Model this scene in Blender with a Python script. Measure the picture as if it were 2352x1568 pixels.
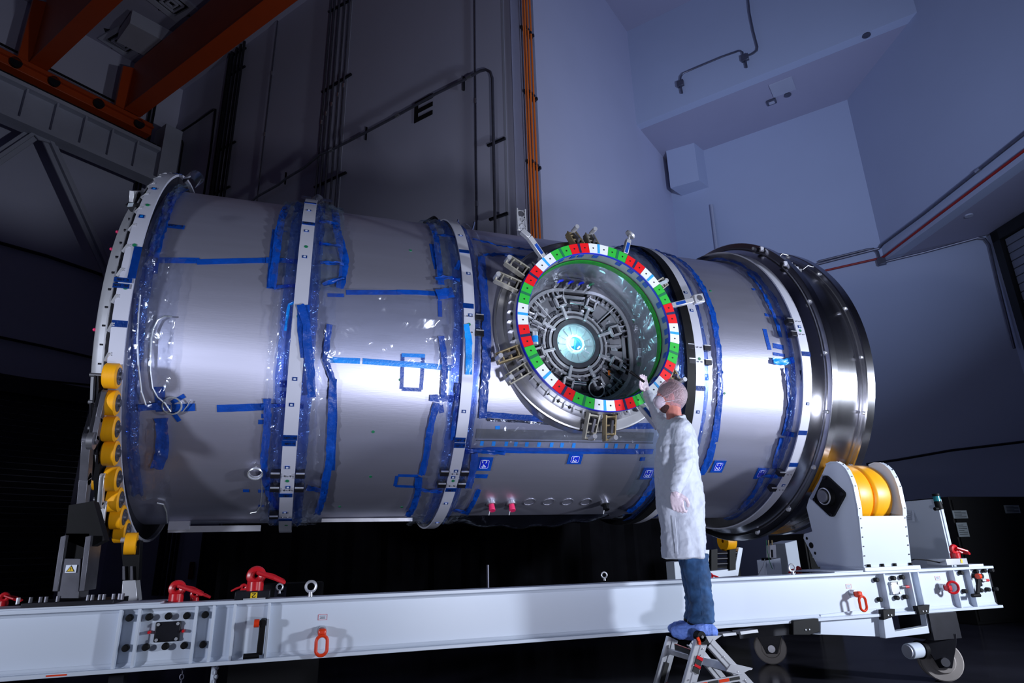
import bpy, math, random
from mathutils import Vector, Matrix
random.seed(7)
C = bpy.context.scene.collection
for o in list(bpy.data.objects):
    bpy.data.objects.remove(o)
PI = math.pi
V = Vector

# ------------------------------------------------------------------ camera
H = 1.18                                   # camera height above the floor
FPX, CXP, CYP = 1449.4, 1176.0, 784.0      # focal length and centre in pixels of the 2352x1568 frame
YAW, PIT, ROL = .3232, .318, -.0264
_F = V((math.sin(YAW)*math.cos(PIT), math.cos(YAW)*math.cos(PIT), math.sin(PIT)))
_R0 = V((math.cos(YAW), -math.sin(YAW), 0))
_U0 = V((-math.sin(PIT)*math.sin(YAW), -math.sin(PIT)*math.cos(YAW), math.cos(PIT)))
_R = math.cos(ROL)*_R0 + math.sin(ROL)*_U0
_U = -math.sin(ROL)*_R0 + math.cos(ROL)*_U0
CAM = V((0, 0, H))
cd = bpy.data.cameras.new('camera'); cam = bpy.data.objects.new('camera', cd); C.objects.link(cam)
cd.sensor_width = 36; cd.lens = FPX/2352*36; cd.clip_end = 200
m = Matrix.Identity(4)
for i in range(3):
    m[i][0] = _R[i]; m[i][1] = _U[i]; m[i][2] = -_F[i]; m[i][3] = CAM[i]
cam.matrix_world = m
bpy.context.scene.camera = cam

# ------------------------------------------------------------------ light and exposure
sc = bpy.context.scene
sc.view_settings.view_transform = 'Standard'
sc.view_settings.look = 'None'
sc.view_settings.gamma = 1
sc.view_settings.use_curve_mapping = False
sc.view_settings.exposure = 0.0
w = bpy.data.worlds.new('world'); sc.world = w; w.use_nodes = True
w.node_tree.nodes['Background'].inputs[0].default_value = (.10, .12, .30, 1)
w.node_tree.nodes['Background'].inputs[1].default_value = 0.020

def area(name, loc, target, size, power, col, spread=180):
    l = bpy.data.lights.new(name, 'AREA'); l.shape = 'DISK'; l.size = size; l.energy = power; l.color = col
    l.spread = math.radians(spread)
    o = bpy.data.objects.new(name, l); C.objects.link(o); o.location = loc
    o.rotation_euler = (V(target)-V(loc)).to_track_quat('-Z', 'Y').to_euler()
    return o
area('work_light_left', (-5.6, .4, H+.30), (-.7, 5, H+1.1), .5, 35, (.78, .84, 1), 60)
area('work_light_right', (8.4, .2, H+.80), (4.2, 5, H+1.1), .6, 235, (.80, .87, 1), 115)
area('work_light_centre', (2.05, .1, .42), (2.5, 5, H+4.4), .4, 95, (.80, .84, 1), 110)
area('alcove_fill_light', (7.8, 2.2, H+4.0), (11.0, 14.0, H+12.0), .8, 175, (.50, .64, 1), 85)  # unseen fill lamp added to brighten the alcove and upper right walls

# ------------------------------------------------------------------ photo pixel -> place (all surfaces have their own real position)
def ray(px, py):
    return _F + _R*((px-CXP)/FPX) - _U*((py-CYP)/FPX)
def atX(px, py, x):
    d = ray(px, py); return CAM + d*(x/d.x)
def atY(px, py, y):
    d = ray(px, py); return CAM + d*(y/d.y)
def atZ(px, py, z):
    d = ray(px, py); return CAM + d*((z-H)/d.z)
def onwall(px, py, P, dr):
    n = V((dr.y, -dr.x, 0)); d = ray(px, py)
    return CAM + d*((P-CAM).dot(n)/d.dot(n))
# module axis runs along X at (MY, MZ)
MY, MZ, MR = 6.2812, 1.7806+H, 1.5
def cp(x, th, r):                          # x along the module, th in degrees (0 faces the camera, up positive)
    t = math.radians(th); return V((x, MY-r*math.cos(t), MZ+r*math.sin(t)))
def oncyl(px, py, r=MR):
    d = ray(px, py); oy, oz = -MY, H-MZ
    a = d.y*d.y+d.z*d.z; b = 2*(oy*d.y+oz*d.z); c = oy*oy+oz*oz-r*r
    q = b*b-4*a*c
    t = (-b-math.sqrt(max(q, 0)))/(2*a)
    p = CAM+d*t
    return p.x, math.degrees(math.atan2(p.z-MZ, MY-p.y))

# ------------------------------------------------------------------ materials
def rgb(c): return (c[0], c[1], c[2], 1)
def pm(name, col, rough=.5, metal=0., var=.06, scale=6., bump=0., bscale=60., aniso=0., stretch=None, spec=.5, alpha=1., emis=None, es=0., sheen=0):
    m = bpy.data.materials.new(name); m.use_nodes = True
    nt = m.node_tree; b = nt.nodes['Principled BSDF']
    tc = nt.nodes.new('ShaderNodeTexCoord'); mp = nt.nodes.new('ShaderNodeMapping')
    nt.links.new(tc.outputs['Object'], mp.inputs[0])
    if stretch: mp.inputs['Scale'].default_value = stretch
    n = nt.nodes.new('ShaderNodeTexNoise'); n.inputs['Scale'].default_value = scale; n.inputs['Detail'].default_value = 4
    nt.links.new(mp.outputs[0], n.inputs['Vector'])
    r = nt.nodes.new('ShaderNodeValToRGB')
    r.color_ramp.elements[0].position = .3; r.color_ramp.elements[1].position = .7
    r.color_ramp.elements[0].color = rgb([max(0, c*(1-var)) for c in col]); r.color_ramp.elements[1].color = rgb([min(1, c*(1+var)) for c in col])
    nt.links.new(n.outputs['Fac'], r.inputs[0]); nt.links.new(r.outputs[0], b.inputs['Base Color'])
    b.inputs['Roughness'].default_value = rough; b.inputs['Metallic'].default_value = metal
    b.inputs['Specular IOR Level'].default_value = spec; b.inputs['Alpha'].default_value = alpha
    if aniso:
        b.inputs['Anisotropic'].default_value = aniso
        tg = nt.nodes.new('ShaderNodeTangent'); tg.direction_type = 'RADIAL'; tg.axis = 'X'
        nt.links.new(tg.outputs[0], b.inputs['Tangent']); b.inputs['Anisotropic Rotation'].default_value = .25
    if bump:
        n2 = nt.nodes.new('ShaderNodeTexNoise'); n2.inputs['Scale'].default_value = bscale; n2.inputs['Detail'].default_value = 3
        nt.links.new(mp.outputs[0], n2.inputs['Vector'])
        bp = nt.nodes.new('ShaderNodeBump'); bp.inputs['Strength'].default_value = bump; bp.inputs['Distance'].default_value = .01
        nt.links.new(n2.outputs['Fac'], bp.inputs['Height']); nt.links.new(bp.outputs[0], b.inputs['Normal'])
    if emis:
        b.inputs['Emission Color'].default_value = rgb(emis); b.inputs['Emission Strength'].default_value = es
    if sheen: b.inputs['Sheen Weight'].default_value = sheen
    return m
def film_mat(name, col, fac, rough, bump, bscale, glossc=(1, 1, 1)):
    m = bpy.data.materials.new(name); m.use_nodes = True
    nt = m.node_tree; nt.nodes.remove(nt.nodes['Principled BSDF']); out = nt.nodes['Material Output']
    tr = nt.nodes.new('ShaderNodeBsdfTransparent'); tr.inputs[0].default_value = rgb(col)
    gl = nt.nodes.new('ShaderNodeBsdfGlossy'); gl.inputs['Roughness'].default_value = rough; gl.inputs['Color'].default_value = rgb(glossc)
    df = nt.nodes.new('ShaderNodeBsdfDiffuse'); df.inputs[0].default_value = rgb(glossc)
    lw = nt.nodes.new('ShaderNodeLayerWeight'); lw.inputs['Blend'].default_value = .35
    mt = nt.nodes.new('ShaderNodeMath'); mt.operation = 'MULTIPLY_ADD'; mt.inputs[1].default_value = .28; mt.inputs[2].default_value = fac
    mt.use_clamp = True
    n2 = nt.nodes.new('ShaderNodeTexNoise'); n2.inputs['Scale'].default_value = bscale; n2.inputs['Detail'].default_value = 2; n2.inputs['Distortion'].default_value = 1.5
    tc = nt.nodes.new('ShaderNodeTexCoord'); nt.links.new(tc.outputs['Object'], n2.inputs['Vector'])
    bp = nt.nodes.new('ShaderNodeBump'); bp.inputs['Strength'].default_value = bump; bp.inputs['Distance'].default_value = .03
    nt.links.new(n2.outputs['Fac'], bp.inputs['Height'])
    for x in (gl, df, lw): nt.links.new(bp.outputs[0], x.inputs['Normal'])
    mg = nt.nodes.new('ShaderNodeMixShader'); mg.inputs[0].default_value = .15
    nt.links.new(gl.outputs[0], mg.inputs[1]); nt.links.new(df.outputs[0], mg.inputs[2])
    mx = nt.nodes.new('ShaderNodeMixShader')
    nt.links.new(lw.outputs['Facing'], mt.inputs[0]); nt.links.new(mt.outputs[0], mx.inputs[0])
    nt.links.new(tr.outputs[0], mx.inputs[1]); nt.links.new(mg.outputs[0], mx.inputs[2]); nt.links.new(mx.outputs[0], out.inputs[0])
    return m
M = dict(
    wall=pm('painted wall', (.53, .53, .67), .75, var=.02, scale=.6, bump=.05, bscale=40),
    wall2=pm('painted alcove wall', (.42, .46, .60), .8, var=.02, scale=.5),
    ceil=pm('ceiling paint', (.35, .34, .45), .8, var=.03, scale=.4),
    floor=pm('glossy dark epoxy floor', (.035, .035, .05), .16, var=.3, scale=1.5, bump=.04, bscale=4),
    hull=pm('brushed titanium hull', (.62, .62, .76), .45, .84, var=.05, scale=3, bump=.03, bscale=40, aniso=.45, stretch=(.25, 2.5, 2.5)),
    polish=pm('polished steel drum', (.62, .62, .66), .24, 1., var=.08, scale=5, bump=.02, bscale=60, aniso=.7, stretch=(3, .4, .4)),
    steel=pm('machined steel', (.50, .50, .53), .32, .9, var=.1, scale=8),
    darkmetal=pm('dark anodised steel', (.016, .016, .022), .4, .3, var=.2, scale=9, spec=.35),
    midmetal=pm('grey milled metal', (.15, .15, .175), .42, .75, var=.15, scale=10),
    alu=pm('satin aluminium', (.62, .63, .67), .38, .55, var=.05, scale=9),
    band=pm('satin white alloy band', (.56, .57, .66), .5, .25, var=.03, scale=4),
    white=pm('white gloss paint', (.64, .70, .80), .38, 0, var=.015, scale=2, bump=.02, bscale=25),
    yellow=pm('yellow polyurethane', (.95, .42, .005), .42, 0, var=.04, scale=9, stretch=(6, 1, 1)),
    red=pm('red lacquer', (.62, .012, .02), .3, 0, var=.06, scale=8),
    orred=pm('orange red lacquer', (.80, .05, .01), .3, 0, var=.06, scale=8),
    black=pm('black rubber', (.004, .004, .005), .55, 0, var=.2, scale=12, spec=.2),
    blackmatte=pm('black cloth', (.004, .004, .006), .9, 0, var=.2, scale=5, spec=.1),
    galv=pm('galvanised conduit', (.14, .14, .18), .4, .7, var=.15, scale=9),
    orange=pm('orange conduit paint', (.80, .17, .02), .45, 0, var=.06, scale=4),
    redpipe=pm('red pipe paint', (.30, .012, .008), .5, 0, var=.1, scale=4),
    crane=pm('orange crane paint', (.42, .050, .004), .5, 0, var=.05, scale=2),
    truss=pm('grey structural paint', (.42, .43, .52), .6, 0, var=.04, scale=2),
    tape=pm('blue masking tape', (.002, .055, .34), .38, 0, var=.18, scale=14, bump=.35, bscale=45),
    tapelite=pm('light blue tape', (.01, .28, .85), .3, 0, var=.1, scale=14, bump=.2, bscale=60),
    label=pm('deep blue label', (.005, .02, .55), .4, 0, var=.05),
    ink=pm('white print', (.80, .85, .95), .5, 0, var=.02),
    blackink=pm('black ink', (.004, .004, .005), .6, 0, var=.02),
    green=pm('green enamel', (.03, .48, .05), .42, 0, var=.03),
    gtape=pm('green tape', (.004, .20, .012), .3, 0, var=.25, scale=18, bump=.4, bscale=40),
    rred=pm('red enamel', (.80, .008, .012), .42, 0, var=.03),
    rwhite=pm('white enamel', (.80, .84, .90), .42, 0, var=.02),
    navy=pm('navy stripe', (.01, .02, .09), .5), sky=pm('sky blue stripe', (.03, .38, .90), .45),
    dgreen=pm('dark green stripe', (.01, .17, .07), .5),
    gold=pm('tan anodised clamp', (.42, .33, .18), .42, .6, var=.1, scale=12),
    grgold=pm('grey tan clamp', (.42, .40, .33), .45, .5, var=.1, scale=12),
    hatch=pm('hatch grey paint', (.12, .12, .14), .45, .35, var=.08, scale=6),
    hatchlite=pm('hatch light panel', (.33, .34, .37), .4, .5, var=.08, scale=5),
    pink=pm('pink cap', (.85, .03, .14), .4),
    greenpad=pm('green pad', (.005, .10, .03), .5, var=.3, scale=60),
    coat=pm('white cleanroom fabric', (.56, .60, .70), .6, 0, var=.02, scale=6, bump=1., bscale=13, sheen=.2),
    denim=pm('blue denim', (.022, .075, .19), .8, 0, var=.5, scale=14, bump=.35, bscale=30),
    skin=pm('skin', (.55, .20, .16), .5, 0, var=.12, scale=25),
    beard=pm('beard hair', (.05, .02, .02), .9, 0, var=.4, scale=90, bump=.6, bscale=150),
    glove=pm('white latex glove', (.70, .58, .66), .45, 0, var=.06, scale=30, bump=.25, bscale=60),
    shoecover=pm('blue shoe cover', (.16, .28, .78), .55, 0, var=.1, scale=18, bump=.9, bscale=30),
    hairnet=film_mat('hair net', (.86, .66, .70), .30, .7, .35, 60, (.85, .72, .78)),
    mask=pm('white face mask', (.62, .52, .62), .7, 0, var=.05, scale=20, bump=.3, bscale=40),
    hair=pm('brown hair', (.10, .02, .02), .8, 0, var=.5, scale=50),
    glass=film_mat('clear glass dome', (.92, .98, 1), .10, .05, .02, 5),
    film=film_mat('clear plastic film', (.93, .95, .99), .05, .16, .6, 5, (.85, .9, 1)),
    filmfog=film_mat('cloudy plastic film', (.82, .88, .92), .08, .2, .8, 5, (.7, .85, .95)),
    filmblue=film_mat('blue tinted film', (.45, .58, .95), .12, .2, 1., 12, (.25, .45, 1)),
    foil=pm('silver foil', (.55, .58, .68), .16, 1, var=.1, bump=1., bscale=8, scale=5),
    paper=pm('printed paper', (.40, .46, .50), .6, var=.05),
    teal=pm('teal beacon lens', (.01, .22, .26), .25),
    caster=pm('caster tread', (.42, .38, .36), .55, var=.08),
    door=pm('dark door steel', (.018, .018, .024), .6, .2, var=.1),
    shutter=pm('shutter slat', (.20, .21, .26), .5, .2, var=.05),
    lamp=pm('lit aqua lamp', (.5, .9, .9), .3, emis=(.45, .95, 1.0), es=3.0),
    lens=pm('aqua window pane', (.02, .12, .22), .12, var=.1, spec=1.),
    caution=pm('caution yellow', (.85, .55, .01), .5),
    wire=pm('braided wire', (.60, .62, .62), .35, .7, var=.15, scale=60),
    blueled=pm('blue indicator glow', (.0, .0, .4), .4, emis=(.02, .02, 1), es=1.2),
)

# ------------------------------------------------------------------ mesh builder
def basis(d):
    d = V(d).normalized(); a = V((0, 0, 1)) if abs(d.z) < .9 else V((1, 0, 0))
    u = d.cross(a).normalized(); return u, u.cross(d).normalized()
class MB:
    def __init__(s): s.v = []; s.f = []
    def add(s, vs, fs):
        n = len(s.v); s.v += [V(p) for p in vs]; s.f += [tuple(i+n for i in f) for f in fs]; return s
    def box(s, c, sz, rot=None):
        x, y, z = sz[0]/2, sz[1]/2, sz[2]/2; c = V(c)
        vs = [V((a*x, b*y, d*z)) for a in (-1, 1) for b in (-1, 1) for d in (-1, 1)]
        if rot is not None: vs = [rot @ p for p in vs]
        return s.add([c+p for p in vs], [(0, 1, 3, 2), (4, 6, 7, 5), (0, 4, 5, 1), (2, 3, 7, 6), (0, 2, 6, 4), (1, 5, 7, 3)])
    def bb(s, a, b):                       # box from corner to corner
        return s.box([(a[i]+b[i])/2 for i in range(3)], [abs(a[i]-b[i]) for i in range(3)])
    def bar(s, a, b, w, h, up=(0, 0, 1)):  # rectangular bar from a to b
        a, b = V(a), V(b); d = (b-a).normalized(); u = d.cross(V(up))
        u = u.normalized() if u.length > 1e-4 else basis(d)[0]
        t = u.cross(d).normalized()
        vs = [q+u*(i*w/2)+t*(j*h/2) for q in (a, b) for i, j in ((-1, -1), (1, -1), (1, 1), (-1, 1))]
        return s.add(vs, [(0, 3, 2, 1), (4, 5, 6, 7), (0, 1, 5, 4), (1, 2, 6, 5), (2, 3, 7, 6), (3, 0, 4, 7)])
    def cyl(s, a, b, r, r2=None, n=20, cap=True):
        a, b = V(a), V(b); r2 = r if r2 is None else r2; u, t = basis(b-a)
        vs = [q+(u*math.cos(2*PI*i/n)+t*math.sin(2*PI*i/n))*rr for q, rr in ((a, r), (b, r2)) for i in range(n)]
        fs = [(i, (i+1) % n, n+(i+1) % n, n+i) for i in range(n)]
        if cap: fs += [tuple(range(n-1, -1, -1)), tuple(range(n, 2*n))]
        return s.add(vs, fs)
    def tube(s, pts, r, n=8, closed=False):
        pts = [V(p) for p in pts]; k = len(pts); rs = r if isinstance(r, (list, tuple)) else [r]*k
        vs = []; u = None
        for i, p in enumerate(pts):
            if closed: d = pts[(i+1) % k]-pts[i-1]
            else: d = pts[min(i+1, k-1)]-pts[max(i-1, 0)]
            d.normalize()
            if u is None: u = basis(d)[0]
            else:
                u = (u-d*u.dot(d)); u = u.normalized() if u.length > 1e-5 else basis(d)[0]
            t = d.cross(u)
            vs += [p+(u*math.cos(2*PI*j/n)+t*math.sin(2*PI*j/n))*rs[i] for j in range(n)]
        fs = []
        for i in range(k if closed else k-1):
            a, b = i*n, ((i+1) % k)*n
            fs += [(a+j, a+(j+1) % n, b+(j+1) % n, b+j) for j in range(n)]
        if not closed: fs += [tuple(range(n-1, -1, -1)), tuple(range((k-1)*n, k*n))]
        return s.add(vs, fs)
    def lathe(s, prof, o, ax, n=48, a0=0, a1=360, closed=False, u=None):
        # prof: (distance along ax, radius); closed = the profile loops on itself
        o = V(o); ax = V(ax).normalized()
        if u is None: u, t = basis(ax)
        else: u = V(u); t = ax.cross(u)
        full = abs(a1-a0) >= 359.9; m_ = n if full else n+1; k = len(prof); vs = []
        for i in range(m_):
            a = math.radians(a0+(a1-a0)*i/n); e = u*math.cos(a)+t*math.sin(a)
            vs += [o+ax*h+e*r for h, r in prof]
        fs = []
        for i in range(n):
            j = (i+1) % m_
            for q in range(k if closed else k-1):
                q2 = (q+1) % k; fs.append((i*k+q, j*k+q, j*k+q2, i*k+q2))
        if closed and not full: fs += [tuple(range(k)), tuple(range(n*k+k-1, n*k-1, -1))]
        return s.add(vs, fs)
    def ring(s, o, ax, r0, r1, h0, h1, n=48, a0=0, a1=360, u=None):
        return s.lathe([(h0, r0), (h1, r0), (h1, r1), (h0, r1)], o, ax, n, a0, a1, True, u)
    def torus(s, o, ax, R, r, n=32, k=10, sx=1., sy=1., u=None):
        o = V(o); ax = V(ax).normalized()
        if u is None: u, t = basis(ax)
        else: u = V(u).normalized(); t = ax.cross(u)
        return s.tube([o+u*(math.cos(2*PI*i/n)*R*sx)+t*(math.sin(2*PI*i/n)*R*sy) for i in range(n)], r, k, True)
    def prism(s, poly, off):               # polygon of points extruded by vector off
        n = len(poly); poly = [V(p) for p in poly]; off = V(off)
        return s.add(poly+[p+off for p in poly], [tuple(range(n-1, -1, -1)), tuple(range(n, 2*n))]+[(i, (i+1) % n, n+(i+1) % n, n+i) for i in range(n)])
    def quad(s, a, b, c, d): return s.add([a, b, c, d], [(0, 1, 2, 3)])
    def sphere(s, c, r, n=16, k=10, sc=(1, 1, 1), rot=None):
        c = V(c); vs = []; fs = []
        for i in range(1, k):
            for j in range(n):
                p = V((math.sin(PI*i/k)*math.cos(2*PI*j/n)*r*sc[0], math.sin(PI*i/k)*math.sin(2*PI*j/n)*r*sc[1], math.cos(PI*i/k)*r*sc[2]))
                if rot is not None: p = rot @ p
                vs.append(c+p)
        a, b = V((0, 0, r*sc[2])), V((0, 0, -r*sc[2]))
        if rot is not None: a, b = rot @ a, rot @ b
        vs += [c+a, c+b]; N = len(vs)
        for i in range(k-2):
            fs += [(i*n+j, (i+1)*n+j, (i+1)*n+(j+1) % n, i*n+(j+1) % n) for j in range(n)]
        fs += [(N-2, j, (j+1) % n) for j in range(n)]+[(N-1, (k-2)*n+(j+1) % n, (k-2)*n+j) for j in range(n)]
        return s.add(vs, fs)
    def build(s, name, mat, parent=None, bevel=0, label=None, mods=None, ang=35, weld=False):
        me = bpy.data.meshes.new(name); me.from_pydata([tuple(p) for p in s.v], [], s.f)
        import bmesh
        bm = bmesh.new(); bm.from_mesh(me)
        if weld: bmesh.ops.remove_doubles(bm, verts=bm.verts, dist=1e-5)
        bmesh.ops.recalc_face_normals(bm, faces=bm.faces)
        ca = math.radians(ang)
        for e in bm.edges:
            e.smooth = len(e.link_faces) == 2 and e.calc_face_angle(0) < ca
        for f in bm.faces: f.smooth = True
        bm.to_mesh(me); bm.free()
        me.materials.append(M[mat] if isinstance(mat, str) else mat)
        o = bpy.data.objects.new(name, me); C.objects.link(o)
        if parent is not None:
            o.parent = parent
            if parent.type == 'EMPTY' and parent.parent is None:
                o.matrix_parent_inverse = (Matrix.Translation(parent.location) @ parent.rotation_euler.to_matrix().to_4x4()).inverted()
        if bevel:
            b = o.modifiers.new('bevel', 'BEVEL'); b.width = bevel; b.segments = 2; b.limit_method = 'ANGLE'
        if label: o['label'] = label
        return o
def thing(name, label, cat, loc=(0, 0, 0), group=None):
    o = bpy.data.objects.new(name, None); C.objects.link(o); o.location = loc; o.empty_display_size = .1
    o['label'] = label; o['category'] = cat
    if group: o['group'] = group
    return o
def tag(o, label, cat, group=None, kind=None):
    o['label'] = label; o['category'] = cat
    if group: o['group'] = group
    if kind: o['kind'] = kind
    return o
def struct(o, label=None):
    o['kind'] = 'structure'
    if label: o['label'] = label
    return o
def stroke_text(mb, segs, o, ux, uy, s, w, n):
    # strokes in a unit square drawn as little bars on a surface
    for a, b in segs:
        pa = V(o)+ux*(a[0]*s)+uy*(a[1]*s); pb = V(o)+ux*(b[0]*s)+uy*(b[1]*s)
        e = (pb-pa).normalized()*(w*.5)
        mb.bar(pa-e, pb+e, w, .002, up=n)
def rotz(a): return Matrix.Rotation(math.radians(a), 3, 'Z')
# ================================================================== ROOM
def azd(a): a = math.radians(a); return V((math.sin(a), math.cos(a), 0))
e1, e2, ew = azd(142), azd(53), azd(16)
K0 = azd(19.44)*11.0
Kc = onwall(405, 300, K0, e1); Kc.z = 0
ZC = onwall(415, 211, K0, e1).z            # high ceiling
Kz = lambda p, z: V((p.x, p.y, z))
K1 = onwall(1448, 150, K0, e2); h1 = onwall(1465, 290, K0, e2).z
Cc = atZ(1615, 345, h1); Cr = atZ(1945, 230, h1)
h2 = onwall(2352, 365, Cr, ew).z
ZT = ZC+1.5
FR = 16.0
def wallbox(name, a, b, z0, z1, thick, mat='wall'):
    # wall between plan points a and b; thick pushes it away from the camera
    a, b = V((a.x, a.y, z0)), V((b.x, b.y, z0)); d = (b-a).normalized(); n = V((d.y, -d.x, 0))
    if n.dot(a) < 0: n = -n
    return struct(MB().prism([a, b, b+V((0, 0, z1-z0)), a+V((0, 0, z1-z0))], n*thick).build(name, mat))
struct(MB().bb((-16, -10, -.2), (22, 34, 0)).build('floor', 'floor'))
struct(MB().bb((-16, -10, ZC), (22, 34, ZC+.3)).build('ceiling', 'ceil'))
wallbox('wall_back', Kc-e1*.0, K0, 0, ZC, .3)
wallbox('wall_left', Kc-e2*30, Kc, 0, ZC, .3)
Kcol = K0
wallbox('wall_centre', K0+e2*.02, onwall(1530, 345, K0, e2)+e2*1.2, 0, ZC, .3)
# box face above the alcove, its soffit, the alcove back wall
Bend = K1+e1*7.6
wallbox('wall_upper', K1, Bend, h1, ZC, .3, 'wall2')
Kd = onwall(1535, 400, K0, e2)
struct(MB().prism([Kz(K1+e2*.305, h1), Kz(Bend+e1*1.5+e2*.305, h1), Kz(Cr+e1*2.2+e2*.3, h1), Kz(K1+e2*5.2, h1)], (0, 0, .25)).build('ceiling_alcove', 'ceil'))
Call = Cc-e1*2.2
wallbox('wall_alcove', Call, Cr+e1*2.7, 0, h1+.1, .3, 'wall2')
# hanging wall on the right and the soffit below it
We = Cr-ew*9.5
wallbox('wall_right_upper', Cr, We, h2, ZC, .3, 'wall2')
Dc = atZ(2280, 535, h2)
nW = V((ew.y, -ew.x, 0)); nW = nW if nW.dot(Cr) > 0 else -nW
struct(MB().prism([Kz(Cr+nW*.305, h2), Kz(We+nW*.305, h2), Kz(We+e1*2.4, h2), Kz(Dc, h2)], (0, 0, .25)).build('ceiling_right_soffit', 'ceil'))
wallbox('wall_right', Dc+ew*.3, Dc-ew*9.5, 0, h2, .3, 'wall2')
wallbox('wall_behind', V((-16, -6, 0)), V((16, -6, 0)), 0, ZC, -.3)
# corner box and thin column below it
TL, TR, BR = atZ(1530, 347, h1), atZ(1594, 328, h1), atZ(1614, 344, h1)
dq = ray(1538, 432); bz1 = H+dq.z/math.hypot(dq.x, dq.y)*math.hypot(TL.x, TL.y)
struct(MB().prism([Kz(q, bz1) for q in (TL, TR, BR+(BR-TR)*.3, TL+(BR-TR)*1.3)], (0, 0, h1-bz1)).build('trim_1', 'wall2'))
c0, c1 = atZ(1578, 463, bz1), atZ(1626, 448, bz1); cd_ = (BR-TR)*.5
struct(MB().prism([Kz(q, 0) for q in (c0, c1, c1+cd_, c0+cd_)], (0, 0, bz1)).build('trim_2', 'wall2'))
# shallow pilaster edge right of the orange pipes
pA = onwall(1228, 100, K0, e2)
struct(MB().prism([Kz(K0-e2*.04, 0), Kz(V((pA.x, pA.y, 0))-e2*.04, 0), Kz(V((pA.x, pA.y, 0)), 0), Kz(K0, 0)], (0, 0, ZC)).build('trim_3', 'wall'))
# panel joints of the back wall
j = MB()
for px in (832, 1186):
    p = onwall(px-30, 100, K0, e1); p.z = 0
    j.bar(p+V((0, 0, 3)), Kz(p, ZC), .05, .012, up=e1.cross(V((0, 0, 1))))
struct(j.build('trim_4', 'truss'))

WN = V((-e1.y, e1.x, 0)); WN = -WN if WN.dot(K0) > 0 else WN      # towards the room from the back wall
WL = V((-e2.y, e2.x, 0)); WL = -WL if WL.dot(Kc-e2*5) > 0 else WL
def wp(px, py, off=.08): return onwall(px, py, K0+WN*off, e1)
def lp(px, py, off=.08): return onwall(px, py, Kc+WL*off, e2)
def ap(px, py, off=.08):
    return onwall(px, py, K0+WL*off, e2)
# the big letter on the back wall
pE = [wp(953, 236, .01), wp(994.6, 214, .01), wp(953, 283, .01)]
ux = (pE[1]-pE[0]); uz = V((0, 0, pE[2].z-pE[0].z)); o = pE[0]
mb = MB()
def rect(x0, y0, x1, y1): mb.prism([o+ux*x0+uz*y0, o+ux*x1+uz*y0, o+ux*x1+uz*y1, o+ux*x0+uz*y1], WN*.01)
rect(0, 0, .2, 1); rect(.2, 0, 1, .22); rect(.2, .40, 1, .60); rect(.2, .80, 1, 1)
tag(mb.build('wall_letter', 'blackink'), 'large black letter E painted on the back wall', 'letter')

# ---- conduits
def pipe(name, pts, r, mat, label, cat='pipe', group=None, joints=()):
    t = thing(name, label, cat, tuple(pts[0]), group)
    MB().tube(pts, r, 8).build('tube', mat, t)
    for a in joints:
        i = int(a); f = a-i; p = V(pts[i]).lerp(V(pts[min(i+1, len(pts)-1)]), f); d = (V(pts[min(i+1, len(pts)-1)])-V(pts[max(0, i-(0 if i+1 < len(pts) else 1))])).normalized()
        MB().cyl(p-d*.06, p+d*.06, r*1.4, n=10).build('coupling', 'steel', t)
    return t
def strut(a, b, label, group, off=.05):
    t = MB().bar(a, b, .05, .05).build('strut_channel', 'darkmetal'); tag(t, label, 'bracket', group); return t
def vline(pfun, px, py0, pyb, off, ztop=None):
    a = pfun(px, py0, off); z1 = ztop if ztop else a.z; return [V((a.x, a.y, pyb)), V((a.x, a.y, z1))]
# bundle of five between the E wall panels (first, second ... from the left)
order = ['leftmost', 'second from left', 'middle', 'second from right', 'rightmost']
for i, (px) in enumerate((759, 767.5, 778, 790, 801)):
    pts = vline(wp, px, 30, .3, .10, ZC)
    pipe('conduit', pts, .026, 'galv', 'vertical grey conduit, %s in the five-pipe bundle left of the letter' % order[i], group='five-pipe conduit bundle', joints=(.42+.02*i, .70+.012*i))
for q0, q1, n in (((755, 28), (805, 0), 'top'), ((740, 212), (807, 170), 'middle'), ((722, 430), (795, 396), 'lowest')):
    strut(wp(*q0, .05), wp(*q1, .05), '%s dark strut channel holding the five-pipe bundle' % n, 'struts of the five-pipe bundle')
# dark bundle at the far left
for i, px in enumerate((529, 534, 545, 554, 562)):
    top = wp(px, 125-.9*(px-529), .12); pts = [V((top.x, top.y, .3)), top]
    pipe('conduit', pts, .055 if i < 2 else .04, 'darkmetal', 'vertical dark conduit, %s in the bundle nearest the left corner' % order[i], group='corner conduit bundle')
for q0, q1, n in (((530, 130), (565, 110), 'top'), ((530, 172), (563, 152), 'second'), ((505, 345), (541, 325), 'third'), ((487, 448), (528, 428), 'lowest')):
    strut(wp(*q0, .06), wp(*q1, .06), '%s dark strut channel of the corner conduit bundle' % n, 'struts of the corner bundle')
a = wp(638, 48, .05)
pipe('conduit', [V((a.x, a.y, .3)), a], .02, 'galv', 'thin vertical conduit between the two big conduit bundles', joints=(.5, .75, .88))
a = wp(1090, 2, .05)
pipe('conduit', [V((a.x, a.y, .3)), V((a.x, a.y, ZC))], .022, 'galv', 'thin vertical conduit right of the letter', joints=(.45, .6))
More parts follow.
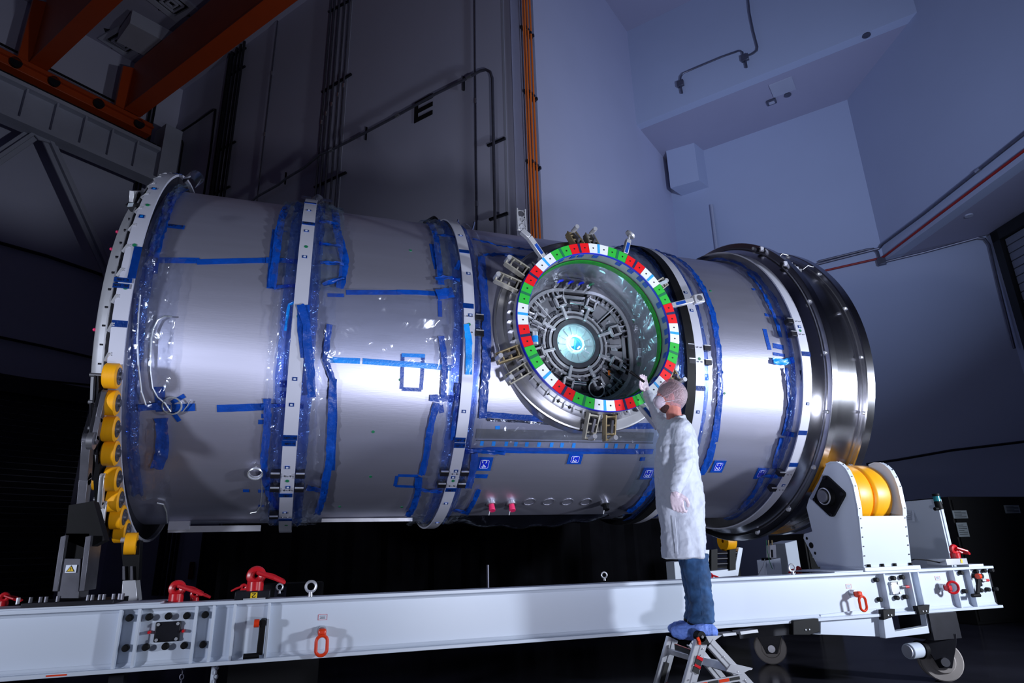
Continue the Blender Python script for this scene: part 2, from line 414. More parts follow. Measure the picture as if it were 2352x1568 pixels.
# long sloping cable conduit that bends down at the column
path = [(560, 478), (590, 452), (640, 424), (657, 410), (700, 384), (735, 355), (760, 345), (800, 325), (842, 303), (900, 272), (945, 247), (1000, 216), (1065, 184), (1090, 170), (1103, 163), (1116, 160), (1126, 165), (1131, 180)]
pts = [wp(*q, .16) for q in path]; k = pts[-1]
pts += [V((k.x, k.y, k.z-.25)), V((k.x, k.y, k.z-2.5)), V((k.x, k.y, 1))]
pipe('cable_conduit', pts, .032, 'galv', 'thick grey conduit climbing across the wall over the letter then dropping beside the column', joints=(6, 9.3, 12.5, 19.3))
for x, y in ((656, 408), (841, 305), (1065, 190)):
    p = wp(x, y, .08); strut(p+V((0, 0, .16)), p-V((0, 0, .20)), 'short upright bracket on the climbing conduit, %s' % {656: 'leftmost of three', 841: 'middle of three', 1065: 'rightmost, just right of the letter'}[x], 'brackets of the climbing conduit')
for x, y in ((1140, 326), (1145, 497)):
    p = wp(x, y, .08); strut(p-e1*.22, p+e1*.22, 'short level bracket behind the dropping conduit, %s one' % ('upper' if y < 400 else 'lower'), 'brackets of the dropping conduit')
# corner conduits low at the left
def simple(name, pxs, fn, r, mat, label, off=.08, group=None): return pipe(name, [fn(*q, off) for q in pxs], r, mat, label, group=group)
simple('conduit', [(405, 310), (450, 280), (490, 252), (495, 252), (494, 262), (483, 350), (468, 448)], wp, .035, 'darkmetal', 'dark conduit rising from the corner then dropping beside the corner bundle')
simple('conduit', [(405, 330), (418, 323), (420, 330), (405, 430)], wp, .035, 'darkmetal', 'short bent dark conduit in the left room corner')
simple('conduit', [(-20, 552), (108, 588), (220, 626), (300, 655)], lp, .05, 'darkmetal', 'dark horizontal conduit across the left wall above the roll-up door', .1)
simple('conduit', [(-20, 770), (100, 795), (260, 832)], lp, .04, 'darkmetal', 'dark conduit low on the left wall above the door', .1)
simple('conduit', [(-20, 848), (14, 866), (210, 884)], lp, .03, 'darkmetal', 'thin dark conduit just over the roll-up door', .15)
for i, px in enumerate((336, 346)):
    a = lp(px-20, 410, .15); b = lp(px-20, 250, .15)
    pipe('conduit', [V((a.x, a.y, .3)), V((a.x, a.y, b.z+1.2))], .04, 'darkmetal', 'vertical dark conduit behind the crane rail, %s of the pair' % ('left' if i == 0 else 'right'), group='pair behind the crane rail')
# orange pipes on the column
ORG = ['leftmost, thinnest', 'second', 'third', 'rightmost']
for i, (px, r) in enumerate(((1199.5, .012), (1204, .024), (1210, .024), (1216.5, .024))):
    a = ap(px, 5, .12)
    pipe('orange_pipe', [V((a.x, a.y, .3)), V((a.x, a.y, ZC))], r, 'orange', '%s of the four vertical orange pipes on the column' % ORG[i], group='orange pipes', joints=())
for (x, y) in ((1198, 62), (1205, 209), (1212, 370)):
    p = ap(x, y, .05); t = thing('pipe_clamp', '%s black clamp row on the orange pipes' % {62: 'top', 209: 'middle', 370: 'lowest'}[y], 'bracket', tuple(p), 'orange pipe clamps')
    MB().bar(p-e2*.03, p+e2*.42, .05, .05).build('channel', 'darkmetal', t)
    for q in range(4):
        c = p+e2*(.06+.1*q)+WL*.07; MB().box(c, (.05, .05, .06), rotz(37)).build('clip', 'darkmetal', t)
# conduit and boxes on the upper wall
def bp(px, py, off=.06): return onwall(px, py, K1+WN*off, e1)
def box_at(name, c, s, label, mat='galv'):
    t = MB().box(c, s, rotz(-52)).build(name, mat, bevel=.01); tag(t, label, 'junction box'); return t
simple('conduit', [(1718, -8), (1722, 30), (1730, 70), (1740, 108), (1739, 116), (1730, 123), (1712, 131)], bp, .024, 'galv', 'grey conduit dropping from the top of the upper right wall')
simple('conduit', [(1707, 128), (1706, 120), (1700, 116), (1660, 130), (1600, 155), (1570, 168), (1564, 176), (1563, 188)], bp, .024, 'galv', 'grey conduit linking the two small boxes on the upper wall')
simple('conduit', [(1712, 138), (1715, 155)], bp, .03, 'galv', 'short stub hanging from the right box on the upper wall')
simple('conduit', [(1563, 196), (1567, 214)], bp, .03, 'galv', 'short stub hanging from the left box on the upper wall')
box_at('junction_box', bp(1711, 133), (.2, .1, .2), 'small grey box at the bend of the upper wall conduit')
box_at('junction_box', bp(1563, 192), (.2, .1, .2), 'small grey box at the lower left end of the upper wall conduit')
# things in the alcove ceiling
def disk(name, px, py, z, r, label, cat, mat):
    p = atZ(px, py, z); t = MB().cyl(p-V((0, 0, .03)), p, r, n=20).build(name, mat); return tag(t, label, cat)
disk('ceiling_speaker', 1809, 217, h1, .10, 'small round fitting in the alcove ceiling beside the flush panel', 'fitting', 'galv')
p = atZ(1797, 199, h1); tag(MB().box(p-V((0, 0, .018)), (.62, .62, .03), rotz(-52)).build('access_panel', 'truss'), 'flush square panel in the alcove ceiling', 'panel')
p = atZ(1772, 232, h1)
t = thing('emergency_light', 'small grey square light in the alcove ceiling', 'light fitting', tuple(p))
MB().box(p-V((0, 0, .03)), (.26, .22, .06), rotz(-52)).build('housing', 'galv', t); MB().box(p-V((0, 0, .065)), (.16, .12, .02), rotz(-52)).build('diffuser', 'truss', t)
p = atZ(1990, 80, h1); disk('smoke_detector', 1990, 80, h1, .10, 'small round detector on the alcove ceiling near the right wall', 'detector', 'galv')
p = atZ(2225, 494, h2); disk('smoke_detector', 2225, 494, h2, .09, 'small round detector under the right hand soffit', 'detector', 'truss')
# pipes along the right walls
def rp(px, py, off=.1):
    n = V((ew.y, -ew.x, 0)); n = -n if n.dot(Cr) > 0 else n
    return onwall(px, py, Cr+n*off, ew)
def kp(px, py, off=.08): return onwall(px, py, Cc+WN*off, e1)
pipe('conduit', [rp(2400, 270), rp(2352, 308), rp(2120, 492), rp(2028, 560), kp(2020, 570), kp(1880, 606), kp(1820, 622)], .035, 'galv', 'grey conduit running along the right wall then along the alcove wall', joints=(1.4,))
pipe('red_pipe', [rp(2400, 312), rp(2352, 346), rp(2150, 498), rp(2032, 588), kp(2024, 592), kp(1900, 620), kp(1840, 636)], .03, 'redpipe', 'thin red pipe running below the grey conduit on the right wall')
pipe('conduit', [kp(1880, 600), kp(1990, 573), kp(2006, 571), kp(2016, 578), kp(2022, 598)], .03, 'galv', 'grey conduit bending down into the box in the right corner')
box_at('junction_box', kp(2025, 600), (.2, .12, .2), 'small grey box in the right hand wall corner')
pipe('conduit', [kp(2028, 602), kp(2120, 580), kp(2245, 546), kp(2262, 548), kp(2272, 562), kp(2290, 640), kp(2330, 800)], .03, 'galv', 'grey conduit running to the roll-up door then down beside it')
pipe('conduit', [kp(1990, 1066, .1), kp(2060, 1056, .1), kp(2185, 1034, .1), kp(2352, 1014, .1), kp(2420, 1005, .1)], .03, 'darkmetal', 'thin dark pipe low on the right wall above the cabinet')
pipe('conduit', [kp(1634, 470, .05), kp(1655, 640, .05)], .05, 'truss', 'faint grey strip standing for the dark recess beside the alcove corner column')  # grey tube drawn in place of the dark recess strip
# ceiling grilles at top left
def vent(px, py, s, label):
    p = atZ(px, py, ZC); t = thing('ceiling_vent', label, 'vent', tuple(p), 'ceiling vents')
    MB().ring(p, (0, 0, -1), s*.5, s*.72, 0, .08, 4, 0, 360).build('frame', 'truss', t)
    for k in (.12, .28): MB().ring(p+V((0, 0, -.02)), (0, 0, -1), s*(k), s*(k+.07), 0, .07, 4).build('louvre', 'truss', t)
    MB().box(p, (s*.9, s*.9, .02)).build('backing', 'darkmetal', t)
vent(283, 95, 1.0, 'square ceiling vent above the two orange crane girders')
vent(395, 5, 1.0, 'square ceiling vent cut by the top edge of the photo')
s_ = MB(); q = [(299, 55), (335, 78), (420, 118), (440, 100)]
p0, p1 = atZ(286, 60, ZC-.5), atZ(400, 120, ZC-.5)
tag(MB().bar(p0, p1, 1.1, .5).build('ceiling_duct', 'truss'), 'boxy duct under the ceiling beside the vent', 'duct')

# ---- travelling crane
Kr = Kc+WL*1.0
def rr(px, py, off=0): return onwall(px, py, Kr+WL*off, e2)
zt_, zb_ = rr(0, 173).z, rr(0, 269).z
rA = rr(-60, 200); rA.z = 0; rB = rr(402, 330); rB.z = 0
rail = thing('crane_runway_beam', 'grey runway beam along the left wall carrying the orange crane', 'crane beam', (rA.x, rA.y, zb_))
N = WL
def bx(mb, s0, s1, o0, o1, z0, z1, a=rA):   # box along e2 measured from a
    P = [a+e2*s0+N*o0, a+e2*s1+N*o0, a+e2*s1+N*o1, a+e2*s0+N*o1]
    return mb.prism([Kz(q, z0) for q in P], (0, 0, z1-z0))
L = (rB-rA).length
mb = MB(); bx(mb, 0, L, -.12, .0, zb_+.1, zt_); bx(mb, 0, L, -.3, .22, zb_, zb_+.14); bx(mb, 0, L, -.3, .22, zt_-.12, zt_)
mb.build('girder', 'truss', rail)
for k in range(7): bx(MB(), L*(k+.4)/7, L*(k+.4)/7+.05, 0, .18, zb_+.1, zt_-.1).build('stiffener', 'truss', rail)
mb = MB(); bx(mb, 0, L-.6, -.1, .05, zt_, zt_+.16); mb.build('rail', 'darkmetal', rail)
for k in range(9): bx(MB(), L*k/9.0, L*k/9.0+.1, .05, .15, zt_-.02, zt_+.10).build('rail_clip', 'darkmetal', rail)
mb = MB(); bx(mb, L-.5, L+.05, -.4, .3, zb_, zt_+.9); mb.build('end_stop', 'truss', rail)
# truss under the rail
g = rr(85, 290, -.2)
tr = thing('wall_truss', 'grey diagonal truss braces under the crane runway beam', 'truss', tuple(g))
for q0, q1, n in (((88, 300), (-60, 400), 'd'), ((108, 315), (255, 640), 'd')):
    a, b = rr(*q0, -.25), rr(*q1, -.25)
    mb = MB(); mb.bar(a, b, .10, .34, up=N); mb.bar(a, b, .34, .06, up=N)
    mb.build('diagonal_brace', 'truss', tr, bevel=.01)
a = rr(70, 290, -.18)
MB().prism([rr(60, 290, -.15), rr(130, 310, -.15), rr(118, 330, -.15), rr(88, 322, -.15)], N*.05).build('gusset_plate', 'truss', tr)
# end truck
zr0 = zt_+.16
et = thing('crane_end_truck', 'dark orange crane end truck riding on the runway beam', 'crane', (rA.x, rA.y, zr0))
e_a = (rr(-30, 150)-rA).dot(e2); e_b = (rr(343, 300)-rA).dot(e2)
bx(MB(), e_a, e_b, -.25, .2, zr0+.12, zr0+.55).build('carriage', 'crane', et, bevel=.02)
bx(MB(), e_a, e_b, .2, .3, zr0+.34, zr0+.40).build('rib', 'crane', et)
for s_ in (.12, .34, .62, .9):
    c = rA+e2*(e_a+(e_b-e_a)*s_)+N*.3+V((0, 0, zr0+.28)); MB().cyl(c-N*.5, c, .15, n=18).build('wheel', 'darkmetal', et)
bx(MB(), e_a+.2, e_b-.1, -.5, -.45, zr0+1.1, zr0+1.15).build('handrail', 'darkmetal', et)
# girders
zg = zr0+.57
def girder(q0, q1, qn, qt, label):
    a, b = atZ(*q0, zg), atZ(*q1, zg); n = atZ(*qn, zg)
    nn = V((-e1.y, e1.x, 0)); nn = nn if nn.dot(n-a) > 0 else -nn
    wdt = abs((n-a).dot(nn)); b = b+(b-a).normalized()*6
    # height of the side face from the pixel on its top edge
    P = a+nn*wdt; top = onwall(*qt, P, e1).z
    t = thing('crane_girder', label, 'crane girder', tuple(a), 'crane girders')
    MB().prism([q+V((0, 0, .051)) for q in (a, b, b+nn*wdt, a+nn*wdt)], (0, 0, top-zg-.05)).build('box_beam', 'crane', t)
    MB().prism([a-nn*.05, b-nn*.05, b+nn*(wdt+.05), a+nn*(wdt+.05)], (0, 0, .05)).build('bottom_flange', 'crane', t)
    e = a-(b-a).normalized()*.1
    MB().prism([e, e+nn*(wdt+.3), e+nn*(wdt+.3)+V((0, 0, top-zg-.3)), e+V((0, 0, top-zg))], (b-a).normalized()*.12).build('end_plate', 'crane', t)
girder((318, 268), (677, 0), (370, 190), (299, 155), 'near orange crane girder crossing to the top edge, right one of two')
girder((100, 165), (275, 0), (60, 157), (-20, 135), 'orange crane girder at the top left corner of the photo')

# ---- doors and dark things at floor level
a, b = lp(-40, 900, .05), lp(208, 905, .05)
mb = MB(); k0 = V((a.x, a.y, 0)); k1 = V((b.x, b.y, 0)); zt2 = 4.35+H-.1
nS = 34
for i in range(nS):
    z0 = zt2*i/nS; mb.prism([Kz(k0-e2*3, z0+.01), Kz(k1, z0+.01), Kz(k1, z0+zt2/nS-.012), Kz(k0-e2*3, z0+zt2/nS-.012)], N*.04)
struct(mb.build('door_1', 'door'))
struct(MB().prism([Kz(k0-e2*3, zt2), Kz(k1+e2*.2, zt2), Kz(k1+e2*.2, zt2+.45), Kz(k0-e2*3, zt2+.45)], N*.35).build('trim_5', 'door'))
# dark double door on the back wall with lintel
a, b = wp(465, 1262, .03), wp(667, 1240, .03)
k0, k1 = V((a.x, a.y, 0)), V((b.x, b.y, 0)); zt3 = 1.50+.28
dr = MB().prism([Kz(k0, 0), Kz(k1, 0), Kz(k1, zt3), Kz(k0, zt3)], WN*.05).build('door_2', 'door'); struct(dr)
MB().prism([Kz(k0+e1*.1, 0), Kz(k0+e1*.16, 0), Kz(k0+e1*.16, zt3), Kz(k0+e1*.1, zt3)], WN*.09).build('door_frame', 'darkmetal', dr)
# roll-up door on the right wall
nD = V((ew.y, -ew.x, 0)); nD = -nD if nD.dot(Dc) > 0 else nD
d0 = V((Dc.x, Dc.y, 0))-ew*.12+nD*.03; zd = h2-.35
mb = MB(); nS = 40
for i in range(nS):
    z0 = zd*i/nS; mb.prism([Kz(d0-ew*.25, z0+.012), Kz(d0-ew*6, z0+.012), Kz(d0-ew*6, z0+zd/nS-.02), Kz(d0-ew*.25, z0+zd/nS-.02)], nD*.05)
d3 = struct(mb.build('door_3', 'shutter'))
MB().prism([Kz(d0, 0), Kz(d0-ew*.22, 0), Kz(d0-ew*.22, zd+.25), Kz(d0, zd+.25)], nD*.16).build('door_frame', 'blackink', d3)
MB().prism([Kz(d0, zd), Kz(d0-ew*6, zd), Kz(d0-ew*6, zd+.28), Kz(d0, zd+.28)], nD*.16).build('door_header', 'blackink', d3)
# black folded backdrop sheets added behind the module, covering the wall
def backdrop(x0, x1, y, z, label):
    mb = MB(); n = int((x1-x0)/.06); vs = []
    for i in range(n+1):
        x = x0+(x1-x0)*i/n; yy = y+.05*math.sin(x*9)+.03*math.sin(x*23)
        vs += [V((x, yy, .02)), V((x, yy, z)), V((x, yy+.02, z)), V((x, yy+.02, .02))]
    fs = []
    for i in range(n):
        for q in range(4): fs.append((i*4+q, i*4+4+q, i*4+4+(q+1) % 4, i*4+(q+1) % 4))
    mb.add(vs, fs); tag(mb.build('backdrop', 'blackmatte'), label, 'backdrop')
backdrop(-1.1, 3.2, 11.0, 2.2, 'wide black curtain added low behind the module between the door and the worker')
backdrop(2.7, 6.4, 9.95, 2.15, 'black curtain added behind the worker below the module')
# black cabinets behind the right end
def cab(px0, px1, pyt, y, z0, label, mat='blackink', papers=()):
    a, b = atY(px0, pyt, y), atY(px1, pyt, y); t = thing('equipment_cabinet', label, 'cabinet', (a.x, y, z0))
    MB().bb((a.x, y, z0), (b.x, y+.8, a.z)).build('body', mat, t, bevel=.01)
    MB().bb((a.x+.03, y-.02, z0+.05), (b.x-.03, y, a.z-.05)).build('door', mat, t)
    for (qx0, qy0, qx1, qy1) in papers:
        p, q = atY(qx0, qy0, y-.03), atY(qx1, qy1, y-.03)
        pp = MB().bb((p.x, y-.03, q.z), (q.x, y-.022, p.z)).build('notice_paper', 'paper', t)
        mb = MB()
        for i in range(6):
            z = p.z+(q.z-p.z)*(.15+.13*i); mb.bb((p.x+(q.x-p.x)*.1, y-.033, z), (p.x+(q.x-p.x)*(.9 if i % 3 else .6), y-.03, z-.006))
        mb.build('printed_line', 'blackink', pp)
cab(2178, 2362, 1140, 7.2, 0, 'tall black equipment cabinet with papers at the right edge', papers=((2187, 1172, 2224, 1190), (2196, 1200, 2228, 1232), (2306, 1160, 2345, 1178)))
cab(1845, 1896, 1225, 8.2, 0, 'dark cabinet in the gap left of the yellow roller housing', papers=((1862, 1250, 1880, 1280),))
cab(1640, 1700, 1300, 9.2, 0, 'dark low equipment behind the far white bracket')
# ================================================================== MODULE
PX, PZ, PY = 2.317, 1.79+H, 4.53           # radial port: centre along X, height, face plane
mod = thing('space_module', 'huge brushed metal station module lying on its side on rollers, wrapped with blue tape', 'spacecraft module', (2, MY, MZ))
X0, X1 = -1.36, 4.62
# hull with the port opening cut out
nx, nt = 150, 144
vs, fs = [], []
for i in range(nx+1):
    for k in range(nt): vs.append(cp(X0+(X1-X0)*i/nx, 360*k/nt, MR))
for i in range(nx):
    for k in range(nt):
        q = (i*nt+k, (i+1)*nt+k, (i+1)*nt+(k+1) % nt, i*nt+(k+1) % nt)
        c = (V(vs[q[0]])+V(vs[q[2]]))/2
        if c.y < MY-1 and math.hypot(c.x-PX, c.z-PZ) < .70: continue
        fs.append(q)
MB().add(vs, fs).build('hull', 'hull', mod)
XA = (1, 0, 0); AO = (0, MY, MZ)
def mring(r0, r1, x0, x1, name, mat, parent=mod, n=160, a0=0, a1=360):
    return MB().ring(AO, XA, r0, r1, x0, x1, n, a0, a1).build(name, mat, parent)
MB().lathe([(X0-.02, .02), (X0-.02, 1.49), (X0+.03, 1.49)], AO, XA, 96).build('end_bulkhead', 'steel', mod)
def bolts_on(parent, x, r, ths, rad=.012, h=.012, mat='steel', axis='r'):
    for th in ths:
        p = cp(x, th, r); d = (cp(x, th, r+1)-p)
        if axis == 'x': d = V((-1, 0, 0))
        MB().cyl(p, p+d*h, rad, rad*.8, n=8).build('bolt', mat, parent)
def tagpatch(parent, x, th, r, w, h, mat='tape', name='tape_tab'):
    mb = MB(); mb.add([cp(x-w/2, th-h/2, r), cp(x+w/2, th-h/2, r), cp(x+w/2, th+h/2, r), cp(x-w/2, th+h/2, r)], [(0, 1, 2, 3)])
    mb.prism(mb.v[:4], cp(0, th, 2)-cp(0, th, 2.003)); return mb.build(name, mat, parent)
# band rings: thin web + flat cap
def band(x0, x1, r, tabs=(), brackets=(), name='ring_band'):
    mring(MR-.01, r-.012, (x0+x1)/2-.012, (x0+x1)/2+.012, 'ring_web', 'steel')
    b = MB().ring(AO, XA, r-.014, r, x0, x1, 160).build(name, 'band', mod)
    for th, kind in tabs:
        xx = (x0+x1)/2+random.uniform(-.01, .01)
        if kind == 's': tagpatch(b, xx, th, r+.004, (x1-x0), 1.6)
        elif kind == 'd':
            mb = MB().cyl(cp(xx, th, r), cp(xx, th, r+.003), .014, n=12); mb.build('green_dot', 'dgreen', b)
        else:
            tagpatch(b, xx, th, r+.004, .035, 1.0); tagpatch(b, xx, th, r+.007, .018, .5, 'ink', 'white_tag')
    for th, sx in brackets:
        x = x1+.04 if sx > 0 else x0-.04
        for dx in (-.02, .02): MB().cyl(cp((x0+x1)/2+dx, th, r), cp((x0+x1)/2+dx, th, r+.012), .006, n=8).build('bolt', 'steel', b)
        rm = Matrix.Rotation(-math.radians(th), 3, 'X')
        k = MB().box(cp(x, th, r-.02), (.07, .06, .05), rm).build('latch_bracket', 'darkmetal', mod, bevel=.004)
        MB().box(cp(x, th+.9, r+.006), (.065, .012, .008), rm).build('latch_edge', 'alu', k)
bandB = band(-.150, -.048, 1.585, tabs=((48, 's'), (40, 't'), (31, 's'), (27, 't'), (20, 'd'), (16, 't'), (-3, 'd'), (-20, 't'), (-27, 't'), (-36.5, 's'), (-38.2, 's'), (-46, 't'), (-51, 'd'), (-53.5, 't'), (-57, 's'), (-66, 't'), (-71, 's'), (-76, 'd')), brackets=((-49, 1), (-49, -1), (-54.5, 1), (-54.5, -1), (-69, -1)))
band(1.170, 1.262, 1.570, tabs=((37, 't'), (27, 's'), (17, 't'), (5, 's'), (2, 't'), (-1, 'd'), (-27, 't'), (-36, 's'), (-37.8, 's'), (-47, 't'), (-49.5, 't'), (-51, 'd'), (-55, 's'), (-62, 't'), (-77, 't')), brackets=((1.5, 1), (-3.5, 1), (-48, 1), (-48, -1), (-53, 1), (-53, -1)))
mring(MR-.01, 1.562, 3.26, 3.352, 'black_ring', 'black')
band(3.356, 3.450, 1.552, tabs=((20, 't'), (12, 't'), (-6, 'd'), (-16, 's'), (-24, 't'), (-34, 't'), (-40, 't')), brackets=((-2, 1), (-7, 1), (-2, -1), (-7, -1)))
band(4.500, 4.600, 1.625, tabs=((8, 't'), (6.5, 'd'), (-2, 's'), (-19, 't'), (-29, 's'), (-41, 's'), (-50, 't')), brackets=((10, -1), (5, -1), (-45, -1), (-52, -1)))
# left end flange: white strip, slotted gap with struts, outer ring with paired fasteners
mring(1.49, 1.60, -1.335, -1.315, 'ring_web', 'darkmetal')
bA = MB().ring(AO, XA, 1.625, 1.645, -1.300, -1.205, 160).build('ring_band', 'band', mod)
MB().ring(AO, XA, 1.50, 1.63, -1.255, -1.24, 120).build('ring_web', 'darkmetal', mod)
for th, k in ((62, 's'), (36, 't'), (27, 'd'), (22, 't'), (12, 'd'), (0, 'd'), (-9, 's')):
    if k == 's': tagpatch(bA, -1.25, th, 1.65, .095, 1.6)
    elif k == 't': tagpatch(bA, -1.26, th, 1.65, .035, 1.2); tagpatch(bA, -1.26, th, 1.653, .018, .6, 'tapelite', 'bright_tag')
    else: MB().cyl(cp(-1.25, th, 1.645), cp(-1.25, th, 1.65), .014, n=12).build('green_dot', 'dgreen', bA)
tagpatch(bA, -1.222, 7, 1.655, .05, 9)
tagpatch(bA, -1.27, 1.8, 1.657, .11, 1.2); tagpatch(bA, -1.275, .3, 1.657, .10, 1.2)
for th in range(-18, 60, 7):
    a, b = cp(-1.315, th, 1.63), cp(-1.30, th+2.0, 1.64)
    MB().bar(a, b+V((.01, 0, 0)), .02, .02).build('cross_strut', 'alu', mod)
    for q in (-.012, .012):
        for dz in (0, .5): MB().cyl(cp(-1.288+q*.4, th+1.5+dz, 1.645), cp(-1.288+q*.4, th+1.5+dz, 1.65), .005, n=6).build('bolt', 'alu', bA)
ef = MB().lathe([(-1.44, 1.40), (-1.44, 1.47), (-1.43, 1.485), (-1.40, 1.50), (-1.33, 1.535), (-1.33, 1.40)], AO, XA, 160, closed=True).build('end_flange', 'alu', mod)
mring(1.52, 1.60, -1.345, -1.330, 'flange_lip', 'alu')
for th in range(-24, 48, 5):
    MB().box(cp(-1.375, th, 1.515), (.026, .02, .012), Matrix.Rotation(-math.radians(th), 3, 'X')).build('fastener', 'darkmetal', ef)
for th in (22, 15, -10):
    MB().sphere(cp(-1.445, th, 1.468), .012, 10, 6).build('pink_cap', 'pink', ef)
# lifting plate and curved guard on top of the left end
p = atX(318, 452, -1.33)
mb = MB().prism([atX(*q, -1.40) for q in ((297, 437), (325, 437), (330, 462), (296, 465))], (.03, 0, 0)); lp_ = mb.build('lifting_plate', 'alu', mod, bevel=.003)
c = atX(306, 450, -1.405); MB().cyl(c, c+V((.045, 0, 0)), .035, n=16).build('lifting_hole', 'blackink', lp_)
mb = MB().prism([atX(*q, -1.40) for q in ((288, 470), (296, 463), (320, 463), (318, 480), (300, 486))], (.12, 0, 0)); mb.build('lifting_bracket', 'darkmetal', mod)
MB().prism([atX(*q, -1.275) for q in ((295, 466), (306, 465), (303, 474), (292, 475))], (.004, 0, 0)).build('small_label', 'paper', mod)
def hoop(px0, px1, x0, x1, r0, rr_):
    th = px0; c = cp((x0+x1)/2, th, r0)
    ax = V((.55, -.80, .1)).normalized(); rr_ *= .62; w_ = .13; u_ = ax.cross(V((0, 0, 1))).normalized()
    return MB().lathe([(-.0, rr_), (0, rr_-.006), (w_, rr_-.006), (w_, rr_)], c+V((0, .05, .01)), ax, 24, -30, 210, True, u=-u_)
x_, t_ = oncyl(385, 446, 1.5)
hoop(58, 0, -1.21, -1.05, 1.60, .10).build('curved_guard', 'polish', mod)
hoop(75, 0, -.155, -.045, 1.60, .09).build('curved_guard', 'polish', mod)
hoop(78, 0, 1.0, 1.17, 1.56, .10).build('curved_guard', 'darkmetal', mod)
for (x, th) in ((-.20, 70), (.0, 70)): MB().bar(cp(x, th, 1.62), cp(x+.09, th, 1.62), .03, .012).build('latch_pin', 'polish', mod)
for px, py in ((1074, 512), (1114, 520)):
    x, th = 1.36+(px-1074)*.0045, 74
    a = cp(x, th, 1.5); MB().bar(a, a+V((.03, -.02, .13)), .03, .008).build('foil_tab', 'foil', mod)
# right end: cone, bolted ring, drum, outer ring
MB().lathe([(4.60, 1.50), (4.60, 1.60), (4.66, 1.665), (4.715, 1.68), (4.715, 1.5)], AO, XA, 160, closed=True).build('adapter_cone', 'polish', mod)
f1 = MB().lathe([(4.715, 1.55), (4.715, 1.745), (4.722, 1.755), (4.79, 1.755), (4.795, 1.745), (4.795, 1.55)], AO, XA, 160, closed=True).build('roller_ring', 'polish', mod)
f1['label'] = 'bolted inner polished ring with silver bolt heads'
mring(1.685, 1.70, 4.700, 4.716, 'groove_ring', 'polish')
mring(1.50, 1.625, 4.79, 5.21, 'roller_drum', 'polish')
f2 = MB().lathe([(5.20, 1.50), (5.20, 1.69), (5.21, 1.70), (5.30, 1.70), (5.30, 1.50)], AO, XA, 160, closed=True).build('roller_ring', 'polish', mod)
f2['label'] = 'outer polished ring at the far right end'
mring(1.645, 1.652, 5.192, 5.202, 'groove_ring', 'steel')
MB().lathe([(5.25, .02), (5.25, 1.52)], AO, XA, 96).build('end_bulkhead', 'steel', mod)
bolts_on(f1, 4.716, 1.715, range(-78, 71, 19), .02, .025, 'alu', 'x')
bolts_on(f2, 5.20, 1.668, range(-78, 77, 19), .018, .022, 'alu', 'x')
for x, th in ((4.715, 36), (4.70, 50), (5.0, 44), (5.0, 40)):
    c = cp(x, th, 1.72 if x < 4.9 else 1.63); MB().box(c, (.10, .05, .05), Matrix.Rotation(.5, 3, 'X')).build('end_bracket', 'darkmetal', mod, bevel=.004)
    MB().box(c+V((-.02, -.03, 0)), (.04, .02, .05)).build('white_block', 'band', mod)
for s in (0, 1):
    a = cp(4.74+.28*s, 42-4*s, 1.72-.05*s); MB().tube([a, a+V((.03, -.05, .03)), a+V((.08, -.07, .01)), a+V((.12, -.02, .03)), a+V((.16, .0, .06))], .004, 5).build('lock_wire', 'wire', mod)

# ---- tape, film and other dressing
def resample(pts, step):
    out = [pts[0]]
    for a, b in zip(pts, pts[1:]):
        L = math.hypot(b[0]-a[0], math.radians(b[1]-a[1])*MR); n = max(1, int(L/step))
        out += [(a[0]+(b[0]-a[0])*k/n, a[1]+(b[1]-a[1])*k/n) for k in range(1, n+1)]
    return out
def ribbon(pts, w, r=MR+.004, wob=.0, lift=.0, th=.002, step=.04):
    # pts: (x, theta) centre line
    P = resample(pts, step); n = len(P); k = 4; vs = []
    for i, (x, t) in enumerate(P):
        a, b = P[max(0, i-1)], P[min(n-1, i+1)]
        dx, dt = b[0]-a[0], math.radians(b[1]-a[1])*MR; L = math.hypot(dx, dt) or 1
        nx_, nt_ = -dt/L, dx/L; ww = w*(1+random.uniform(-wob, wob))
        for q in range(k+1):
            s = (q/k-.5)*ww
            vs.append(cp(x+nx_*s, t+math.degrees(nt_*s/MR), r+(random.uniform(0, lift) if 0 < q < k or lift > .01 else 0)))
    fs = [(i*(k+1)+q, (i+1)*(k+1)+q, (i+1)*(k+1)+q+1, i*(k+1)+q+1) for i in range(n-1) for q in range(k)]
    m_ = len(vs)
    inner = [cp(0, 0, 0)]*0
    for v in list(vs):
        d = V((0, v.y-MY, v.z-MZ)).normalized(); vs.append(v-d*th)
    fs += [tuple(i+m_ for i in f[::-1]) for f in fs]
    return MB().add(vs, fs)
def tape(pxs, w=.05, r=MR+.004, mat='tape', wob=.04, lift=0, name='tape_strip'):
    return ribbon([oncyl(*q, r) for q in pxs], w, r, wob, lift).build(name, mat, mod, ang=60)
def ctape(pxs, w=.055, r=MR+.02, mat='tape'):       # crumpled tape over film edges
    return ribbon([oncyl(*q, r) for q in pxs], w*1.0, r, .13, .018, step=.028).build('tape_strip', mat, mod, ang=60)
